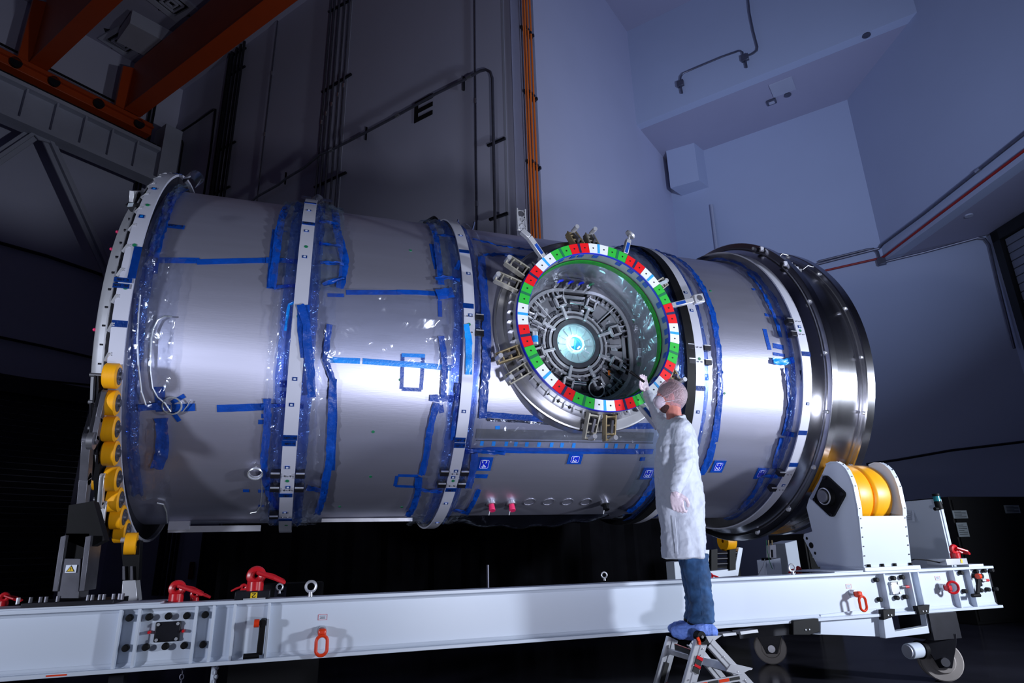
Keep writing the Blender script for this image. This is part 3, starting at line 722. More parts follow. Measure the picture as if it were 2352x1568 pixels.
# section 1
ctape([(398, 447), (385, 480), (372, 525), (362, 560), (353, 592)], .07)
tape([(362, 597), (458, 598)]); tape([(452, 601), (617, 597)], r=MR+.006); tape([(611, 597), (655, 598), (702, 602)], r=MR+.02, wob=.15)
tape([(360, 603), (356, 628)], .03); tape([(386, 518), (424, 522)], .045)
ctape([(370, 960), (374, 1000), (372, 1040), (360, 1075)], .085); tape([(366, 888), (369, 945)], .065)
ctape([(318, 936), (360, 932), (392, 936)], .05); tape([(395, 937), (448, 935)], .055, MR+.006)
tape([(396, 945), (412, 967)], .03); tape([(394, 925), (424, 908)], .03)
tape([(498, 938), (560, 936), (608, 934)], .055); tape([(600, 933), (640, 931), (697, 933)], .03, MR+.03, wob=.25)
ctape([(664, 470), (648, 500), (640, 540), (634, 590), (628, 630), (625, 660)], .06); tape([(634, 527), (626, 600), (621, 662)], .055, MR+.007)
tape([(628, 660), (660, 656), (697, 655)], .03, MR+.02, wob=.3); tape([(636, 531), (660, 531)], .02)
ctape([(614, 915), (615, 970), (610, 1020), (606, 1060), (611, 1100), (620, 1135), (640, 1168)], .055)
for q in ((600, 969), (607, 955), (565, 1127), (600, 1128), (600, 1162)): tape([(q[0]-7, q[1]), (q[0]+7, q[1])], .035)
tape([(643, 881), (675, 882)], .05); tape([(643, 905), (674, 907)], .05)
ctape([(690, 700), (704, 745), (706, 790), (712, 840), (716, 912)], .06, 1.60); tape([(697, 700), (698, 760), (705, 820)], .09, 1.595)
ctape([(655, 760), (664, 700), (690, 690)], .02, 1.55, 'tapelite')
# section 2
ctape([(768, 485), (774, 530), (782, 560), (792, 600), (786, 640), (780, 662)], .065)
for a, b in (((733, 509), (770, 516)), ((733, 560), (783, 568)), ((735, 603), (790, 608)), ((742, 655), (790, 638))): ctape([a, b], .035, MR+.03)
tape([(752, 677), (790, 678)], .03)
tape([(795, 671), (920, 671)], .042); tape([(912, 670), (960, 671), (1040, 676)], .042, MR+.006)
ctape([(757, 745), (752, 780), (747, 826), (756, 850), (765, 875)], .045); ctape([(765, 870), (762, 950), (760, 1000), (757, 1060), (748, 1100), (742, 1140), (728, 1180)], .06)
tape([(766, 880), (768, 960), (764, 1030), (763, 1080)], .045, MR+.008)
ctape([(705, 1118), (745, 1126)], .05)
tape([(757, 826), (827, 829)], .045, mat='tapelite'); tape([(833, 829), (900, 834), (960, 838), (1037, 845)], .045, mat='tapelite')
tape([(925, 813), (922, 893)], .03); tape([(923, 893), (968, 895)], .03); tape([(967, 895), (972, 815)], .03); tape([(923, 815), (976, 817)], .03, mat='tapelite')
ctape([(985, 513), (1000, 540), (1005, 580), (1010, 620), (1013, 655)], .055); tape([(992, 560), (998, 590), (1004, 618)], .05)
ctape([(998, 538), (1045, 545)], .045, MR+.03); ctape([(1000, 642), (1028, 638), (1056, 644)], .035, MR+.03); ctape([(1003, 678), (1040, 672)], .09, MR+.03)
tape([(1010, 690), (1011, 727)], .035)
ctape([(1013, 772), (1020, 820), (1021, 850), (1018, 912)], .05); tape([(987, 914), (1048, 916)], .055, MR+.02, wob=.2)
ctape([(1003, 925), (993, 960), (985, 1000), (978, 1050), (968, 1090)], .055); ctape([(962, 1095), (960, 1130), (950, 1160), (935, 1185)], .06); ctape([(955, 1122), (1015, 1128)], .035, MR+.03)
for a, b in (((914, 1092), (960, 1093)), ((908, 1116), (954, 1118)), ((912, 1093), (907, 1116)), ((960, 1094), (953, 1118))): tape([a, b], .028)
tape([(1012, 930), (1015, 948)], .04)
# band C crumple and vertical tapes
ctape([(1070, 745), (1076, 780), (1076, 860)], .05, 1.585, 'tapelite'); ctape([(1048, 620), (1056, 600)], .04, 1.54)
ctape([(1053, 880), (1050, 930), (1046, 960), (1040, 1010)], .05, 1.53)
# section 3 (around the port)
ctape([(1105, 590), (1108, 640), (1113, 700), (1117, 760), (1117, 830), (1112, 890), (1108, 960)], .075)
ctape([(1108, 587), (1150, 585), (1190, 590), (1240, 600)], .04); ctape([(1085, 550), (1150, 566), (1240, 578), (1350, 590)], .02)
tape([(1110, 951), (1180, 957), (1250, 963), (1330, 972), (1400, 978), (1505, 978)], .05, wob=.1); ctape([(1118, 963), (1200, 968), (1290, 975)], .018, mat='foil')
tape([(1070, 1036), (1130, 1033), (1300, 1036), (1500, 1037)], .055, wob=.05); ctape([(1065, 1030), (1110, 1036), (1160, 1040)], .035)
for i, px in enumerate((1107, 1134, 1163, 1185, 1210, 1238, 1267, 1291, 1318, 1393, 1415, 1440, 1463)):
    tape([(px+1, 1013+i*.6), (px-1, 1023+i*.6)], .03, mat='tapelite')
tape([(1143, 978), (1143, 988)], .04, mat='tapelite'); tape([(1477, 1050), (1475, 1058)], .05)
tape([(1089, 1093), (1120, 1094)], .045); ctape([(1090, 1040), (1086, 1080), (1075, 1120)], .06)
ctape([(1100, 1122), (1088, 1150), (1070, 1180)], .045); ctape([(1042, 1170), (1078, 1176)], .05)
ctape([(1505, 1095), (1490, 1125), (1470, 1152), (1440, 1175)], .07)
# section 4 (right of the black ring)
ctape([(1500, 575), (1550, 592), (1590, 625), (1618, 670), (1636, 720), (1646, 780), (1652, 840), (1653, 900), (1648, 950), (1640, 1000), (1626, 1050), (1610, 1090)], .06)
tape([(1655, 905), (1650, 960), (1643, 1015)], .055, MR+.008); tape([(1640, 1020), (1631, 1060), (1613, 1090)], .05, MR+.008)
ctape([(1715, 626), (1745, 660), (1765, 700), (1785, 745), (1792, 775)], .04); tape([(1757, 722), (1800, 731)], .035); tape([(1756, 755), (1762, 780), (1768, 803)], .045)
tape([(1776, 793), (1800, 798)], .05); tape([(1776, 812), (1803, 816)], .03); ctape([(1774, 828), (1800, 832), (1822, 826)], .06, mat='tapelite')
ctape([(1804, 845), (1810, 890), (1812, 930), (1805, 970), (1798, 1000)], .04); ctape([(1795, 1005), (1785, 1040), (1775, 1075)], .055); ctape([(1750, 1095), (1735, 1125), (1715, 1150), (1700, 1170)], .06)
ctape([(1748, 1092), (1800, 1093)], .04); ctape([(1795, 992), (1830, 1000)], .05); tape([(1728, 664), (1737, 664)], .03); tape([(1830, 640), (1828, 645)], .02)
ctape([(1812, 640), (1836, 700), (1850, 780)], .025, 1.53); ctape([(1838, 850), (1842, 930), (1838, 990)], .03, 1.54)
tape([(1607, 866), (1628, 866)], .06, mat='tapelite')
# printed blue labels
SEG = {'C': [((.9, .85), (.7, 1)), ((.7, 1), (.3, 1)), ((.3, 1), (.1, .8)), ((.1, .8), (.1, .2)), ((.1, .2), (.3, 0)), ((.3, 0), (.7, 0)), ((.7, 0), (.9, .15))],
       '4': [((.75, 0), (.75, 1)), ((.75, 1), (.05, .35)), ((.05, .35), (1, .35))],
       '2': [((.1, .8), (.3, 1)), ((.3, 1), (.75, 1)), ((.75, 1), (.9, .75)), ((.9, .75), (.1, 0)), ((.1, 0), (.95, 0))],
       '3': [((.1, 1), (.9, 1)), ((.9, 1), (.45, .58)), ((.45, .58), (.9, .4)), ((.9, .4), (.85, .1)), ((.85, .1), (.5, 0)), ((.5, 0), (.1, .12))],
       'L': [((.15, 1), (.15, 0)), ((.15, 0), (.9, 0))]}
def marker(px, py, text, w=.10, h=.115, half=False):
    x, th = oncyl(px, py); r = MR+.007
    R_ = cp(x, th, 1)-cp(x, th, 0); R_.normalize(); U = V((0, -R_.z, R_.y)); U = U if U.z > 0 else -U
    c = cp(x, th, r); X_ = V((1, 0, 0))
    def rect(w_, h_, off, name, mat, par):
        P = [c+X_*(a*w_/2)+U*(b*h_/2)+R_*off for a, b in ((-1, -1), (1, -1), (1, 1), (-1, 1))]
        return MB().prism(P, R_*.0015).build(name, mat, par)
    lab = rect(w*1.35, h*1.25, 0, 'marker_label', 'tape', mod); rect(w*.86, h*.86, .0022, 'label_face', 'label', lab)
    mb = MB(); q = .43
    cr = [(-q, -q+.08), (-q, q-.08), (-q+.08, q), (q-.08, q), (q, q-.08), (q, -q+.08), (q-.08, -q), (-q+.08, -q)]
    for a, b in zip(cr, cr[1:]+cr[:1]): mb.bar(c+X_*a[0]*w*.86+U*a[1]*h*.86+R_*.0045, c+X_*b[0]*w*.86+U*b[1]*h*.86+R_*.0045, .0025, .001, up=R_)
    mb.build('label_border', 'ink', lab)
    # letters are turned a quarter so they read downwards
    mb = MB(); s = min(w, h)*.40
    for i, ch in enumerate(text):
        o = c+R_*.0045+U*(h*.40-i*h*.42)-X_*(s*.5)
        stroke_text(mb, SEG[ch], o, -U*1.0, X_, s*.88, .006, R_)
    mb.build('label_letters', 'ink', lab)
marker(1112, 1064, 'C4'); marker(1320, 1053, 'L2', .10, .085); marker(1488, 1086, 'C3'); marker(1649, 1070, 'C2'); marker(1748, 1086, 'C')
SEG.update({'S': [((.9, .9), (.3, 1)), ((.3, 1), (.15, .7)), ((.15, .7), (.85, .35)), ((.85, .35), (.7, 0)), ((.7, 0), (.1, .1))], 'E': [((.15, 0), (.15, 1)), ((.15, 1), (.85, 1)), ((.15, .5), (.7, .5)), ((.15, 0), (.85, 0))], 'T': [((.5, 0), (.5, 1)), ((0, 1), (1, 1))], '1': [((.5, 0), (.5, 1)), ((.5, 1), (.3, .8))], '0': [((.2, 0), (.8, 0)), ((.8, 0), (.8, 1)), ((.8, 1), (.2, 1)), ((.2, 1), (.2, 0))], '9': [((.8, 0), (.8, 1)), ((.8, 1), (.2, 1)), ((.2, 1), (.2, .5)), ((.2, .5), (.8, .5))], '8': [((.2, 0), (.8, 0)), ((.8, 0), (.8, 1)), ((.8, 1), (.2, 1)), ((.2, 1), (.2, 0)), ((.2, .5), (.8, .5))], ' ': []})
def scribble(x, th, r, text, s=.013):
    R_ = (cp(x, th, 2)-cp(x, th, 1)).normalized(); U = V((0, -R_.z, R_.y)); U = U if U.z > 0 else -U; mb = MB(); n = len(text)
    for i, ch in enumerate(text): stroke_text(mb, SEG[ch], cp(x, th, r)+V(((i-n/2)*s*1.15, 0, 0))-U*s*.5, V((1, 0, 0)), U, s, .0022, R_)
    mb.build('handwriting', 'blackink', mod)
for x, th, r, tx in ((-.099, -36.5, 1.593, 'SET 10'), (-.099, -38.2, 1.593, 'SET 9'), (1.216, -36, 1.578, 'SET 8'), (1.216, -37.8, 1.578, 'SET 3'), (-.099, 31, 1.593, 'SET 2'), (-.099, -57, 1.593, 'SET'), (1.216, -55, 1.578, 'SET'), (-1.27, 1.8, 1.661, 'SET 1'), (-1.275, .3, 1.661, 'SET 10')): scribble(x, th, r, tx)
x, th = oncyl(405, 520); scribble(x, th, MR+.008, 'SET 1', .02)
# plastic film sheets beside the bands
def film(x0, x1, t0, t1, r, amp, mat='film', nx=10, nt=40, fr=3., hang=0):
    vs = []; ph = random.uniform(0, 9)
    for i in range(nx+1):
        for k in range(nt+1):
            u, v = i/nx, k/nt; x = x0+(x1-x0)*u; t = t0+(t1-t0)*v
            e = math.sin(PI*u)**.4
            d = e*(amp*.5*math.sin(fr*6*v+7*u+ph)+amp*.35*math.sin(fr*17*v-9*u+ph*2)+random.uniform(-1, 1)*amp*.25)+hang*math.sin(PI*u)*math.sin(PI*v)
            vs.append(cp(x+random.uniform(-.006, .006), t, r+max(-.012, d)))
    fs = [(i*(nt+1)+k, (i+1)*(nt+1)+k, (i+1)*(nt+1)+k+1, i*(nt+1)+k+1) for i in range(nx) for k in range(nt)]
    return MB().add(vs, fs).build('plastic_film', mat, mod, ang=25)
film(-1.19, -1.12, 12, 62, 1.56, .03, 'filmfog', 6, 40); film(-1.20, -.93, -60, 12, 1.55, .05, 'film', 12, 50)
film(-1.20, -1.05, -20, 12, 1.60, .04, 'film', 8, 30)
film(-.33, -.15, 10, 70, 1.53, .03, 'filmfog', 10, 46); film(-.30, -.15, -80, 10, 1.54, .03, 'film', 10, 60)
film(-.05, .19, 6, 75, 1.54, .035, 'filmfog', 12, 50); film(-.05, .16, -84, 6, 1.54, .035, 'film', 12, 60)
film(.05, 1.10, -14, 8, 1.53, .04, 'film', 26, 16, 1.5)
film(.96, 1.17, 8, 75, 1.535, .03, 'filmfog', 10, 50); film(.97, 1.17, -85, 8, 1.54, .035, 'film', 10, 60)
film(1.26, 1.41, -85, 60, 1.54, .03, 'film', 8, 80); film(1.4, 3.2, 28, 44, 1.525, .03, 'film', 40, 10); film(1.42, 3.15, -40, -29, 1.53, .02, 'film', 40, 8)
film(2.95, 3.25, -60, 60, 1.525, .03, 'filmfog', 10, 60)
film(3.45, 3.66, -75, 75, 1.525, .03, 'film', 12, 90); film(4.42, 4.52, -80, 70, 1.53, .03, 'film', 8, 90); film(4.30, 4.45, 5, 45, 1.525, .025, 'film', 8, 30); film(4.30, 4.5, -75, -35, 1.53, .03, 'film', 10, 30)
for a_, b_ in ((-.235, -.155), (-.045, .03), (1.09, 1.165), (1.268, 1.32), (3.20, 3.255), (3.455, 3.50), (4.44, 4.495)): film(a_, b_, -84, 72, 1.535, .03, 'filmblue', 5, 110)
film(-1.20, -1.12, -60, 60, 1.53, .03, 'filmblue', 5, 80)
# long hanging silver wrap under the module
vs = []; nx_, nt_ = 60, 8
for i in range(nx_+1):
    for k in range(nt_+1):
        u, v = i/nx_, k/nt_; x = 1.25+2.0*u; c = cp(x, -78-20*v, 1.50)
        vs.append(c+V((0, 0, -(.08*math.sin(PI*min(1, u*1.1))+.012*math.sin(i*.55)+random.uniform(0, .004))*math.sin(PI*v))))
MB().add(vs, [(i*(nt_+1)+k, (i+1)*(nt_+1)+k, (i+1)*(nt_+1)+k+1, i*(nt_+1)+k+1) for i in range(nx_) for k in range(nt_)]).build('hanging_wrap', 'foil', mod, ang=20)
# longeron strips and dots
ribbon([oncyl(1093, 995), oncyl(1500, 1003)], .085, MR+.006).build('metal_strip', 'steel', mod)
ribbon([oncyl(1093, 1011), oncyl(1500, 1017)], .008, MR+.003).build('seam_line', 'midmetal', mod)
for q in ((943, 575), (784, 545), (787, 598), (857, 991), (851, 1094), (923, 1164), (780, 1163), (919, 872), (1632, 668), (1664, 903), (1640, 975)):
    x, th = oncyl(*q); MB().cyl(cp(x, th, MR), cp(x, th, MR+.003), .012, n=12).build('green_dot', 'dgreen', mod)
for px in (1216, 1260, 1303, 1346):
    x, th = oncyl(px, 1152); c = cp(x, th, MR+.002); R_ = (cp(x, th, 2)-cp(x, th, 1)).normalized()
    MB().torus(c, R_, .055, .003, 24, 5).build('blank_port_cover', 'steel', mod)
for px, py, mt in ((1128, 1153, 'pink'), (1174, 1153, 'pink'), (1388, 1152, 'black')):
    x, th = oncyl(px, py); c = cp(x, th, MR); R_ = (cp(x, th, 2)-cp(x, th, 1)).normalized()
    k = MB().ring(c, R_, .0, .045, 0, .03, 20).build('fluid_fitting', 'steel', mod)
    MB().cyl(c+R_*.03, c+R_*.085, .025, .03, n=16).build('fitting_cap', mt, k)
    MB().bar(c+R_*.05+V((-.02, 0, -.03)), c+R_*.05+V((-.03, 0, -.07)), .015, .004).build('pull_tag', 'alu', k)
# lower rail with white cable tray on the left section, braided leads
a, b = cp(-1.02, -84, 1.56), cp(-.30, -84, 1.56)
rl = MB().bar(a, b, .05, .05).build('lower_rail', 'alu', mod)
MB().bar(a+V((0, -.02, .03)), a+V((.16, -.02, .03)), .05, .07).build('rail_box', 'band', rl)
MB().bar(cp(.2, -80, 1.52), cp(1.0, -80, 1.52), .03, .03).build('lower_rail', 'steel', mod)
def cable(pxs, r, name, mat='wire', rr0=MR+.02): return MB().tube([cp(*oncyl(*q, rr0), rr0) for q in pxs], r, 6).build(name, mat, mod)
cable([(395, 727), (378, 726), (362, 735), (352, 755), (347, 780), (346, 810), (345, 850), (350, 890), (362, 912), (378, 925), (392, 945)], .007, 'braided_lead', rr0=MR+.03)
x, th = oncyl(397, 929); c = cp(x, th, MR+.03); R_ = (cp(x, th, 2)-cp(x, th, 1)).normalized()
MB().torus(c, R_, .062, .006, 32, 6).build('coiled_lead', 'wire', mod)
cable([(402, 948), (420, 945), (432, 930), (438, 920)], .004, 'lead_end', rr0=MR+.02)
cable([(322, 680), (318, 720), (315, 780), (318, 840), (325, 900), (335, 930)], .006, 'film_fold_line', 'ink', MR+.09)
x, th = oncyl(588, 1078); c = cp(x, th, MR+.03); R_ = (cp(x, th, 2)-cp(x, th, 1)).normalized()
for k in range(4): MB().torus(c+R_*.008*k, R_, .045+.003*k, .004, 24, 5).build('coiled_lead', 'wire' if k % 2 else 'band', mod)
for k in range(5): MB().tube([c+V((0, 0, .04)), c+V((random.uniform(-.05, .05), -.03, .08)), c+V((random.uniform(-.06, .05), -.04, .06+.02*k))], .003, 5).build('lead_end', 'wire', mod)
cable([(600, 1060), (603, 1090), (602, 1130), (600, 1160), (590, 1175), (575, 1178)], .005, 'braided_lead', rr0=MR+.02)
cable([(360, 1155), (375, 1158), (382, 1175), (384, 1200)], .006, 'braided_lead', rr0=MR+.02)

# ================================================================== RADIAL PORT
YV = (0, 1, 0); PC = V((PX, 0, PZ))
def pp(a, r, y): a = math.radians(a); return V((PX+r*math.cos(a), y, PZ+r*math.sin(a)))
port = MB().ring(PC, YV, .66, .80, 4.66, 5.0, 96).build('port_collar', 'steel', mod)
MB().ring(PC, YV, .80, .865, 4.74, 4.95, 96).build('collar_base', 'steel', port)
MB().torus(PC+V((0, 4.77, 0)), YV, .865, .018, 96, 8).build('collar_rim', 'steel', port)
for i in range(56):
    a = 360*i/56
    MB().prism([pp(a-1.6, .68, 4.66), pp(a+1.6, .68, 4.66), pp(a, .79, 4.66)], (0, -.03, 0)).build('gusset', 'alu', port)
for i in range(44):
    p = pp(360*i/44+3, .755, 4.66); MB().cyl(p, p+V((0, -.008, 0)), .012, n=10).build('bolt_hole', 'blackink', port)
# tunnel between ring and hatch
tun = MB().lathe([(4.55, .655), (4.66, .66), (4.80, .668), (5.08, .672), (5.08, .69), (4.55, .675)], PC, YV, 96, closed=True).build('port_tunnel', 'hatchlite', mod)
MB().ring(PC, YV, .640, .652, 4.66, 4.71, 96).build('green_tape_ring', 'gtape', mod)
vs = []; n = 120
for i in range(n+1):
    for k in range(6):
        a = 360*i/n; u = k/5; vs.append(pp(a, .645-.06*u-.01*math.sin(i*1.1+k)+random.uniform(-.003, .003), 4.70+.30*u))
MB().add(vs, [(i*6+k, (i+1)*6+k, (i+1)*6+k+1, i*6+k+1) for i in range(n) for k in range(5)]).build('tunnel_film', 'film', mod, ang=20)
for i in range(36):
    if i % 5 == 3: continue
    p = pp(10*i+random.uniform(-3, 3), .652, 4.575)
    MB().box(p, (.05, .05, .004), Matrix.Rotation(-math.radians(10*i-90), 3, 'Y')).build('tape_tab', 'tape', tun)
HY = 5.06
# hatch plate with a rounded opening
def rounded(cx_, cz_, w_, h_, rad, n=10):
    out = []
    for sx, sz, a0 in ((1, 1, 0), (-1, 1, 90), (-1, -1, 180), (1, -1, 270)):
        for i in range(n+1):
            a = math.radians(a0+90*i/n); out.append((cx_+sx*(w_/2-rad)+rad*math.cos(a), cz_+sz*(h_/2-rad)+rad*math.sin(a)))
    return out
OW, OH, OCX, OCZ = 1.06, 1.04, PX+.02, PZ-.01
inner = rounded(OCX, OCZ, OW, OH, .40, 11); N_ = len(inner)
def radial_outer(p, R0):
    a = math.atan2(p[1]-PZ, p[0]-PX); return (PX+R0*math.cos(a), PZ+R0*math.sin(a))
outer = [radial_outer(p, .672) for p in inner]
vs = [V((p[0], HY, p[1])) for p in inner]+[V((p[0], HY, p[1])) for p in outer]+[V((p[0], HY+.10, p[1])) for p in inner]
fs = [(i, (i+1) % N_, N_+(i+1) % N_, N_+i) for i in range(N_)]+[(i, (i+1) % N_, 2*N_+(i+1) % N_, 2*N_+i) for i in range(N_)]
hat = MB().add(vs, fs).build('hatch', 'hatch', mod)
hat['label'] = 'grey round hatch inside the port with its latch mechanism and glowing window'
# ribbed border
mb = MB()
for i in range(N_):
    a, b = inner[i], inner[(i+1) % N_]; mb.bar((a[0], HY-.015, a[1]), (b[0], HY-.015, b[1]), .03, .018, up=(0, 1, 0))
mb.build('border_rail', 'hatchlite', hat)
inn2 = rounded(OCX, OCZ, OW-.10, OH-.10, .36, 11)
mb = MB()
for i in range(N_):
    a, b = inn2[i], inn2[(i+1) % N_]; mb.bar((a[0], HY+.02, a[1]), (b[0], HY+.02, b[1]), .03, .014, up=(0, 1, 0))
mb.build('border_rail', 'hatchlite', hat)
for i in range(0, N_):
    a, b = inner[i], inn2[i]; MB().bar((a[0], HY, a[1]), (b[0], HY+.02, b[1]), .012, .05, up=(0, 1, 0)).build('border_rib', 'hatch', hat)
    if i % 11 == 10:
        a2, b2 = inner[(i+1) % N_], inn2[(i+1) % N_]
        for f in (.15, .3, .45, .6, .75, .9): MB().bar(V((a[0], HY, a[1])).lerp(V((a2[0], HY, a2[1])), f), V((b[0], HY+.02, b[1])).lerp(V((b2[0], HY+.02, b2[1])), f), .012, .05, up=(0, 1, 0)).build('border_rib', 'hatch', hat)
BY = HY+.12
MB().prism([V((p[0], BY, p[1])) for p in inner], (0, .02, 0)).build('recess_plate', 'darkmetal', hat)
# radial wedge panels
def R2(a): a = math.radians(a); return V((math.cos(a), 0, math.sin(a)))
HC = V((PX+.005, 0, PZ-.0))
def hp(a, r, y): return HC+R2(a)*r+V((0, y, 0))
for a0, a1, r1, lite in ((24, 40, .55, 1), (42, 58, .60, 1), (78, 102, .46, 0), (118, 132, .58, 1), (134, 149, .60, 1), (158, 168, .50, 1), (172, 190, .48, 0), (206, 222, .52, 0), (226, 244, .54, 0), (302, 318, .55, 0), (320, 330, .58, 1), (342, 356, .50, 1), (0, 14, .48, 1), (262, 286, .46, 0)):
    k = MB().prism([hp(a0, .27, BY-.05), hp(a1, .27, BY-.05), hp(a1, r1, BY-.085), hp((a0+a1)/2, r1+.02, BY-.085), hp(a0, r1, BY-.085)], (0, .02, 0)).build('wedge_panel', 'hatchlite' if lite else 'hatch', hat, bevel=.004)
    m_ = (a0+a1)/2; MB().bar(hp(a0+1, .29, BY-.075), hp(a0+1, r1-.02, BY-.105), .010, .03, up=(0, 1, 0)).build('panel_flange', 'alu' if lite else 'midmetal', k)
# concentric rings around the window
for r, w_, y, mt in ((.355, .012, BY-.07, 'midmetal'), (.315, .014, BY-.085, 'alu'), (.285, .010, BY-.09, 'midmetal'), (.262, .016, BY-.10, 'alu')):
    MB().ring(HC, YV, r-w_, r+w_*.5, y-.015, y+.01, 72).build('mechanism_ring', mt, hat)
MB().ring(HC, YV, .19, .235, BY-.12, BY-.02, 64).build('window_housing', 'midmetal', hat)
for i in range(24):
    a = 360*i/24
    MB().bar(hp(a, .26, BY-.08), hp(a+4, .35, BY-.06), .018, .03, up=(0, 1, 0)).build('ring_spoke', 'midmetal' if i % 2 else 'steel', hat)
for i in range(16):
    a = 360*i/16+8; MB().cyl(hp(a, .335, BY-.11), hp(a, .335, BY-.05), .018, n=10).build('roller_pin', 'steel', hat)
mb = MB()
for i in range(46): mb.box(hp(228+84*i/46, .372, BY-.08), (.008, .02, .02), Matrix.Rotation(-math.radians(228+84*i/46), 3, 'Y'))
mb.build('gear_teeth', 'midmetal', hat)
# latch arms with square yokes
for i, a in enumerate((20, 68, 112, 153, 199, 253, 295, 335)):
    g = R2(a); t = V((-g.z, 0, g.x)); y = BY-.13
    arm = MB().bar(hp(a, .24, y), hp(a, .37, y-.01), .026, .03, up=(0, 1, 0)).build('latch_arm', 'alu', hat, bevel=.003)
    c = hp(a, .415, y-.02); mb = MB(); s = .041
    for (u0, v0, u1, v1) in ((-s, -s, s, -s), (s, -s, s, s), (s, s, -s, s), (-s, s, -s, -s)): mb.bar(c+g*u0*1.1+t*v0, c+g*u1*1.1+t*v1, .018, .04, up=(0, 1, 0))
    mb.build('yoke', 'alu', arm); MB().cyl(c-t*.04, c+t*.04, .016, n=12).build('yoke_pin', 'darkmetal', arm)
    for k in (-1, 1):
        MB().cyl(hp(a, .47, y)+t*k*.025, hp(a, .53, y+.01)+t*k*.02, .014, n=10).build('piston', 'steel', arm)
        MB().cyl(hp(a+k*7, .40, y+.03), hp(a+k*7, .46, y+.03), .02, n=10).build('spring_canister', 'midmetal', arm)
        p = hp(a+k*5, .50, y+.02); MB().box(p, (.03, .03, .03), Matrix.Rotation(-math.radians(a), 3, 'Y')).build('fitting_block', 'darkmetal', arm)
for a in (88, 268):
    g = R2(a); t = V((-g.z, 0, g.x)); c = hp(a, .39, BY-.14); MB().cyl(c-t*.07, c+t*.07, .019, n=14).build('cross_cylinder', 'polish', hat)
# random small hardware in the recess
for i in range(34):
    a = random.uniform(0, 360); r = random.uniform(.36, .50); p = hp(a, r, BY-.06)
    if i % 3: MB().box(p, (random.uniform(.015, .05), .04, random.uniform(.012, .03)), Matrix.Rotation(-math.radians(a), 3, 'Y')).build('small_fitting', random.choice(['darkmetal', 'steel', 'midmetal', 'hatchlite']), hat)
    else: MB().cyl(p, p+V((0, -.04, 0)), random.uniform(.008, .02), n=10).build('small_fitting', random.choice(['steel', 'alu', 'darkmetal']), hat)
# window: glass dome, lit aqua interior, pane
MB().sphere(HC+V((0, BY-.04, 0)), .21, 40, 20, sc=(1, .75, 1)).build('glass_dome', 'glass', hat, ang=80)
MB().ring(HC, YV, .07, .19, BY-.085, BY-.06, 48).build('window_bezel', 'alu', hat)
for i in range(14):
    a = 360*i/14; MB().bar(hp(a, .095, BY-.09), hp(a, .165, BY-.09), .016, .012, up=(0, 1, 0)).build('bezel_rib', 'alu', hat)
MB().torus(HC+V((0, BY-.11, 0)), YV, .073, .006, 40, 8).build('window_rim', 'lamp', hat)
MB().cyl(HC+V((0, BY-.085, 0)), HC+V((0, BY-.075, 0)), .07, n=40).build('window_pane', 'lens', hat)
MB().bar(HC+V((.01, BY-.09, .065)), HC+V((-.015, BY-.09, -.065)), .014, .002, up=(0, 1, 0)).build('pane_bar', 'tapelite', hat)
MB().box(HC+V((.032, BY-.092, -.032)), (.035, .003, .015), Matrix.Rotation(-.8, 3, 'Y')).build('lamp_strip', 'lamp', hat)
# four handles at the top, sockets on the border, labels
for k in range(4):
    x = PX-.17+.105*k; z = PZ+.565; c = V((x, HY-.05, z))
    q = MB().tube([c+V((.05, 0, .03)), c+V((0, -.04, 0)), c+V((-.03, -.04, -.03))], .012, 8).build('valve_handle', 'label' if k < 3 else 'dgreen', hat)
    MB().cyl(c+V((-.03, .03, -.03)), c+V((-.03, -.05, -.03)), .02, n=12).build('valve_body', 'steel', q)
    MB().cyl(c+V((.0, .04, -.01)), c+V((.0, -.02, -.01)), .026, n=12).build('valve_base', 'darkmetal', q)
for px, py in ((1275, 638), (1391, 651), (1436, 676), (1461, 753), (1462, 880)):
    p = atY(px, py, HY-.02); k = MB().box(p, (.05, .03, .035) if py < 700 else (.03, .03, .05)).build('socket_block', 'alu', hat, bevel=.003)
    for s in (-1, 1): MB().cyl(p+(V((s*.012, -.017, 0)) if py < 700 else V((0, -.017, s*.012))), p+(V((s*.012, -.012, 0)) if py < 700 else V((0, -.012, s*.012))), .005, n=8).build('socket_hole', 'blackink', k)
def panel(px0, py0, px1, py1, y, name, mat, lines=0):
    p, q = atY(px0, py0, y), atY(px1, py1, y); k = MB().bb((p.x, y-.004, q.z), (q.x, y, p.z)).build(name, mat, hat)
    if lines:
        mb = MB()
        for i in range(lines): z = p.z+(q.z-p.z)*(.12+.8*i/lines); mb.bb((p.x+(q.x-p.x)*.08, y-.006, z), (p.x+(q.x-p.x)*(.92 if i % 3 else .6), y-.004, z-.003))
        mb.build('printed_line', 'blackink', k)
panel(1402, 783, 1418, 808, BY-.06, 'instruction_label', 'paper', 8)
panel(1464, 799, 1490, 822, HY-.004, 'instruction_label', 'paper', 8)
panel(1453, 730, 1466, 742, HY-.004, 'green_pad', 'greenpad'); panel(1463, 832, 1482, 842, HY-.004, 'green_pad', 'greenpad'); panel(1471, 772, 1480, 777, HY-.004, 'small_label', 'ink')
p = atY(1477, 787, HY); MB().cyl(p, p+V((0, -.004, 0)), .03, n=24).build('round_decal', 'paper', hat)
mb = MB()
for k in range(4): mb.bar(p+R2(45*k)*.024+V((0, -.006, 0)), p-R2(45*k)*.024+V((0, -.006, 0)), .004, .002, up=(0, 1, 0))
mb.build('printed_line', 'blackink', hat)
panel(1396, 850, 1402, 862, BY-.10, 'orange_sticker', 'orange'); panel(1402, 858, 1410, 870, BY-.10, 'small_label', 'paper', 3)
